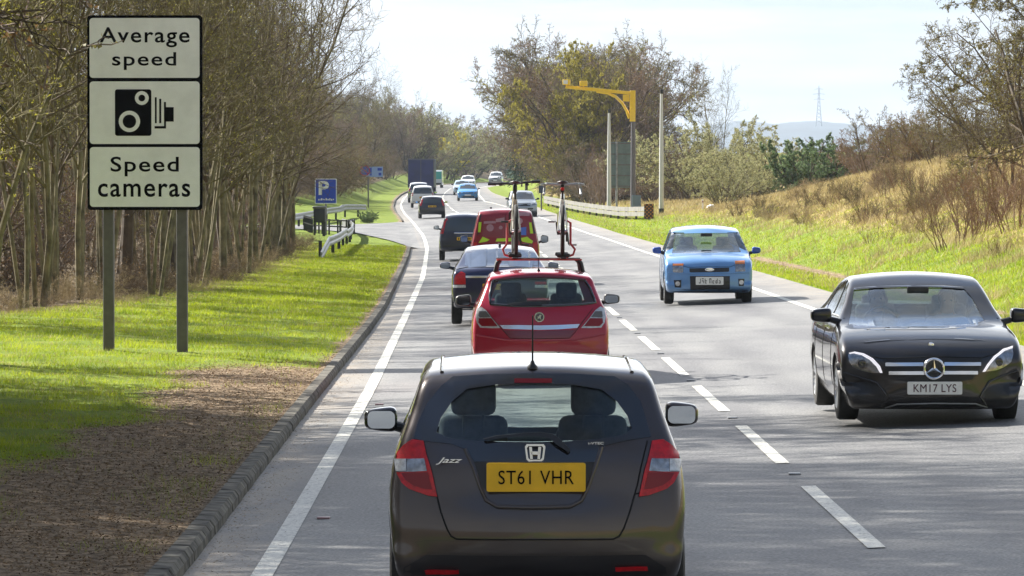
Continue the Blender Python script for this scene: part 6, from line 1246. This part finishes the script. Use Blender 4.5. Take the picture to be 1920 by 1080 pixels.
put(green, -8.75, 258, .28, sz=.34, label='small dark green shrub at the end of the far lay-by barrier')
for i, (x, y) in enumerate(((-6.9, 74), )): put(bramble[1], -7.05, 75.5, .18, label='withered brown tussock in the grass left of the sign post')

# ------------------------------------------------------------------ grass, leaves
GRA = leafmat('grass_blades', (.17,.25,.008), (.45,.50,.025), .45, 1.3); GRD = leafmat('dry_grass', (.27,.22,.085), (.52,.42,.21), .3, .8); LIT = leafmat('fallen_leaf_litter', (.07,.042,.022), (.42,.30,.18), .1, 14., .9)
def blades(name, X, Y, h, w, m, lean=.5, seed=1, mi=None):
    rng = np.random.default_rng(seed); n = len(X); Z_ = gh_np(X, Y)-.01; a = rng.uniform(0, 2*math.pi, n); hh_ = h*rng.uniform(.45, 1.25, n); ww = w*rng.uniform(.6, 1.3, n); l = rng.normal(size=(n, 2))*lean*hh_[:,None]
    P0 = np.stack([X-np.cos(a)*ww, Y-np.sin(a)*ww, Z_], 1); P1 = np.stack([X+np.cos(a)*ww, Y+np.sin(a)*ww, Z_], 1); P2 = np.stack([X+l[:,0], Y+l[:,1], Z_+hh_], 1); return tris_obj(name, np.stack([P0, P1, P2], 1), m, None, mi)
rng = np.random.default_rng(3)
def scatter(n, y0, y1, p=1.0): return y0*(y1/y0)**(rng.uniform(0, 1, n)**p)
Y = scatter(430000, 24, 190); K = cv('K', Y); E_ = wood_edge(Y)-.6; lim = np.maximum(E_, -.15*Y-2.6); X = K-.17-rng.uniform(0, 1, len(Y))*(K-.17-lim)
mm = mudmask(X, Y); clump = np.array([noise.noise(Vector((x*.9, y*.7, 0))) for x, y in zip(X, Y)]); keep = (rng.uniform(0, 1, len(Y)) > mm*1.06-.10*(clump > .25)) & ~((Y > 183) & (X > -8)); X, Y, clump = X[keep], Y[keep], clump[keep]
dist = np.clip(Y/60, .55, 3); c2 = np.sin(X*5.1+np.sin(Y*2.3)*2)*np.sin(Y*3.7+X*1.9); hgt = (.045+.07*np.clip(clump+.2, 0, 1)+.05*np.clip(c2-.3, 0, 1)); dry = (rng.uniform(0, 1, len(X)) < np.clip(.10+.25*(clump < -.15)+.5*np.clip(1-(X-wood_edge(Y))/1.2, 0, 1), 0, .6)).astype(int)
o = blades('verge_grass', X, Y, hgt*np.where(Y < 60, .9, 1), .0045*dist, [GRA, GRD], .5, 5, dry); tag(o, 'short bright green grass of the left verge', 'grass', None, 'stuff')
Y = scatter(260000, 52, 330); G = cv('G', Y); v_ = rng.uniform(0, 1, len(Y))**1.1*np.clip(.125*Y-G, 2, 13); X = G+.12+v_; earth = np.exp(-((v_-1.35)/.32)**2)*((Y > 72) & (Y < 135)); clump = np.array([noise.noise(Vector((x*.8, y*.35, 7))) for x, y in zip(X, Y)])
keep = (rng.uniform(0, 1, len(Y)) > earth*1.1) & (X > G+.1); X, Y, clump, v_ = X[keep], Y[keep], clump[keep], v_[keep]; dry = (rng.uniform(0, 1, len(X)) < np.clip((v_-4.2)/4+clump*2.0, .04, .85)).astype(int)
o = blades('bank_grass', X, Y, (.07+.17*dry+.06*np.clip(clump, 0, 1)), .005*np.clip(Y/60, .6, 3), [GRA, GRD], .5, 6, dry); tag(o, 'green and straw-coloured grass of the right bank', 'grass', None, 'stuff')
Y = scatter(60000, 27, 64); K = cv('K', Y); X = K-.1-rng.uniform(0, 1, len(Y))*3.2; mm = mudmask(X, Y); keep = rng.uniform(0, 1, len(Y)) < mm+.02; X, Y = X[keep], Y[keep]
P = np.stack([X, Y, gh_np(X, Y)+rng.uniform(.0, .035, len(X))], 1); T = leaves(P, .028, rng); T[:,:,2] = P[:,None,2]+(T[:,:,2]-P[:,None,2])*.45+.012; o = tris_obj('fallen_leaves', T, LIT); tag(o, 'dead leaves and crumbs of earth on the bare strip by the kerb', 'dead leaves', None, 'stuff')
Y = scatter(5000, 27, 80); K = cv('K', Y); X = K+.06+np.abs(rng.normal(size=len(Y)))*.22; P = np.stack([X, Y, zg(X, Y)+.006], 1); T = leaves(P, .018, rng); T[:,:,2] = P[:,None,2]+np.abs(T[:,:,2]-P[:,None,2])*.4; o = tris_obj('gutter_debris', T, LIT); tag(o, 'crumbs of soil and leaves in the gutter below the kerb', 'debris', None, 'stuff')

# ------------------------------------------------------------------ haze
m, n, o = node_mat('haze_air'); pv = n.nodes.new('ShaderNodeVolumePrincipled'); pv.inputs['Color'].default_value = (.70,.83,1,1); pv.inputs['Density'].default_value = .00009; pv.inputs['Anisotropy'].default_value = .2; n.links.new(pv.outputs[0], o.inputs['Volume'])
mb = MB(); mb.box((0, 4400, 95), (13000, 9300, 300)); o = mb.build('haze', m); tag(o, kind='stuff', label='thin pale air haze over the whole scene', cat='haze')
SC.cycles.volume_bounces = 0; SC.cycles.transparent_max_bounces = 16; SC.cycles.max_bounces = 7; SC.cycles.diffuse_bounces = 3
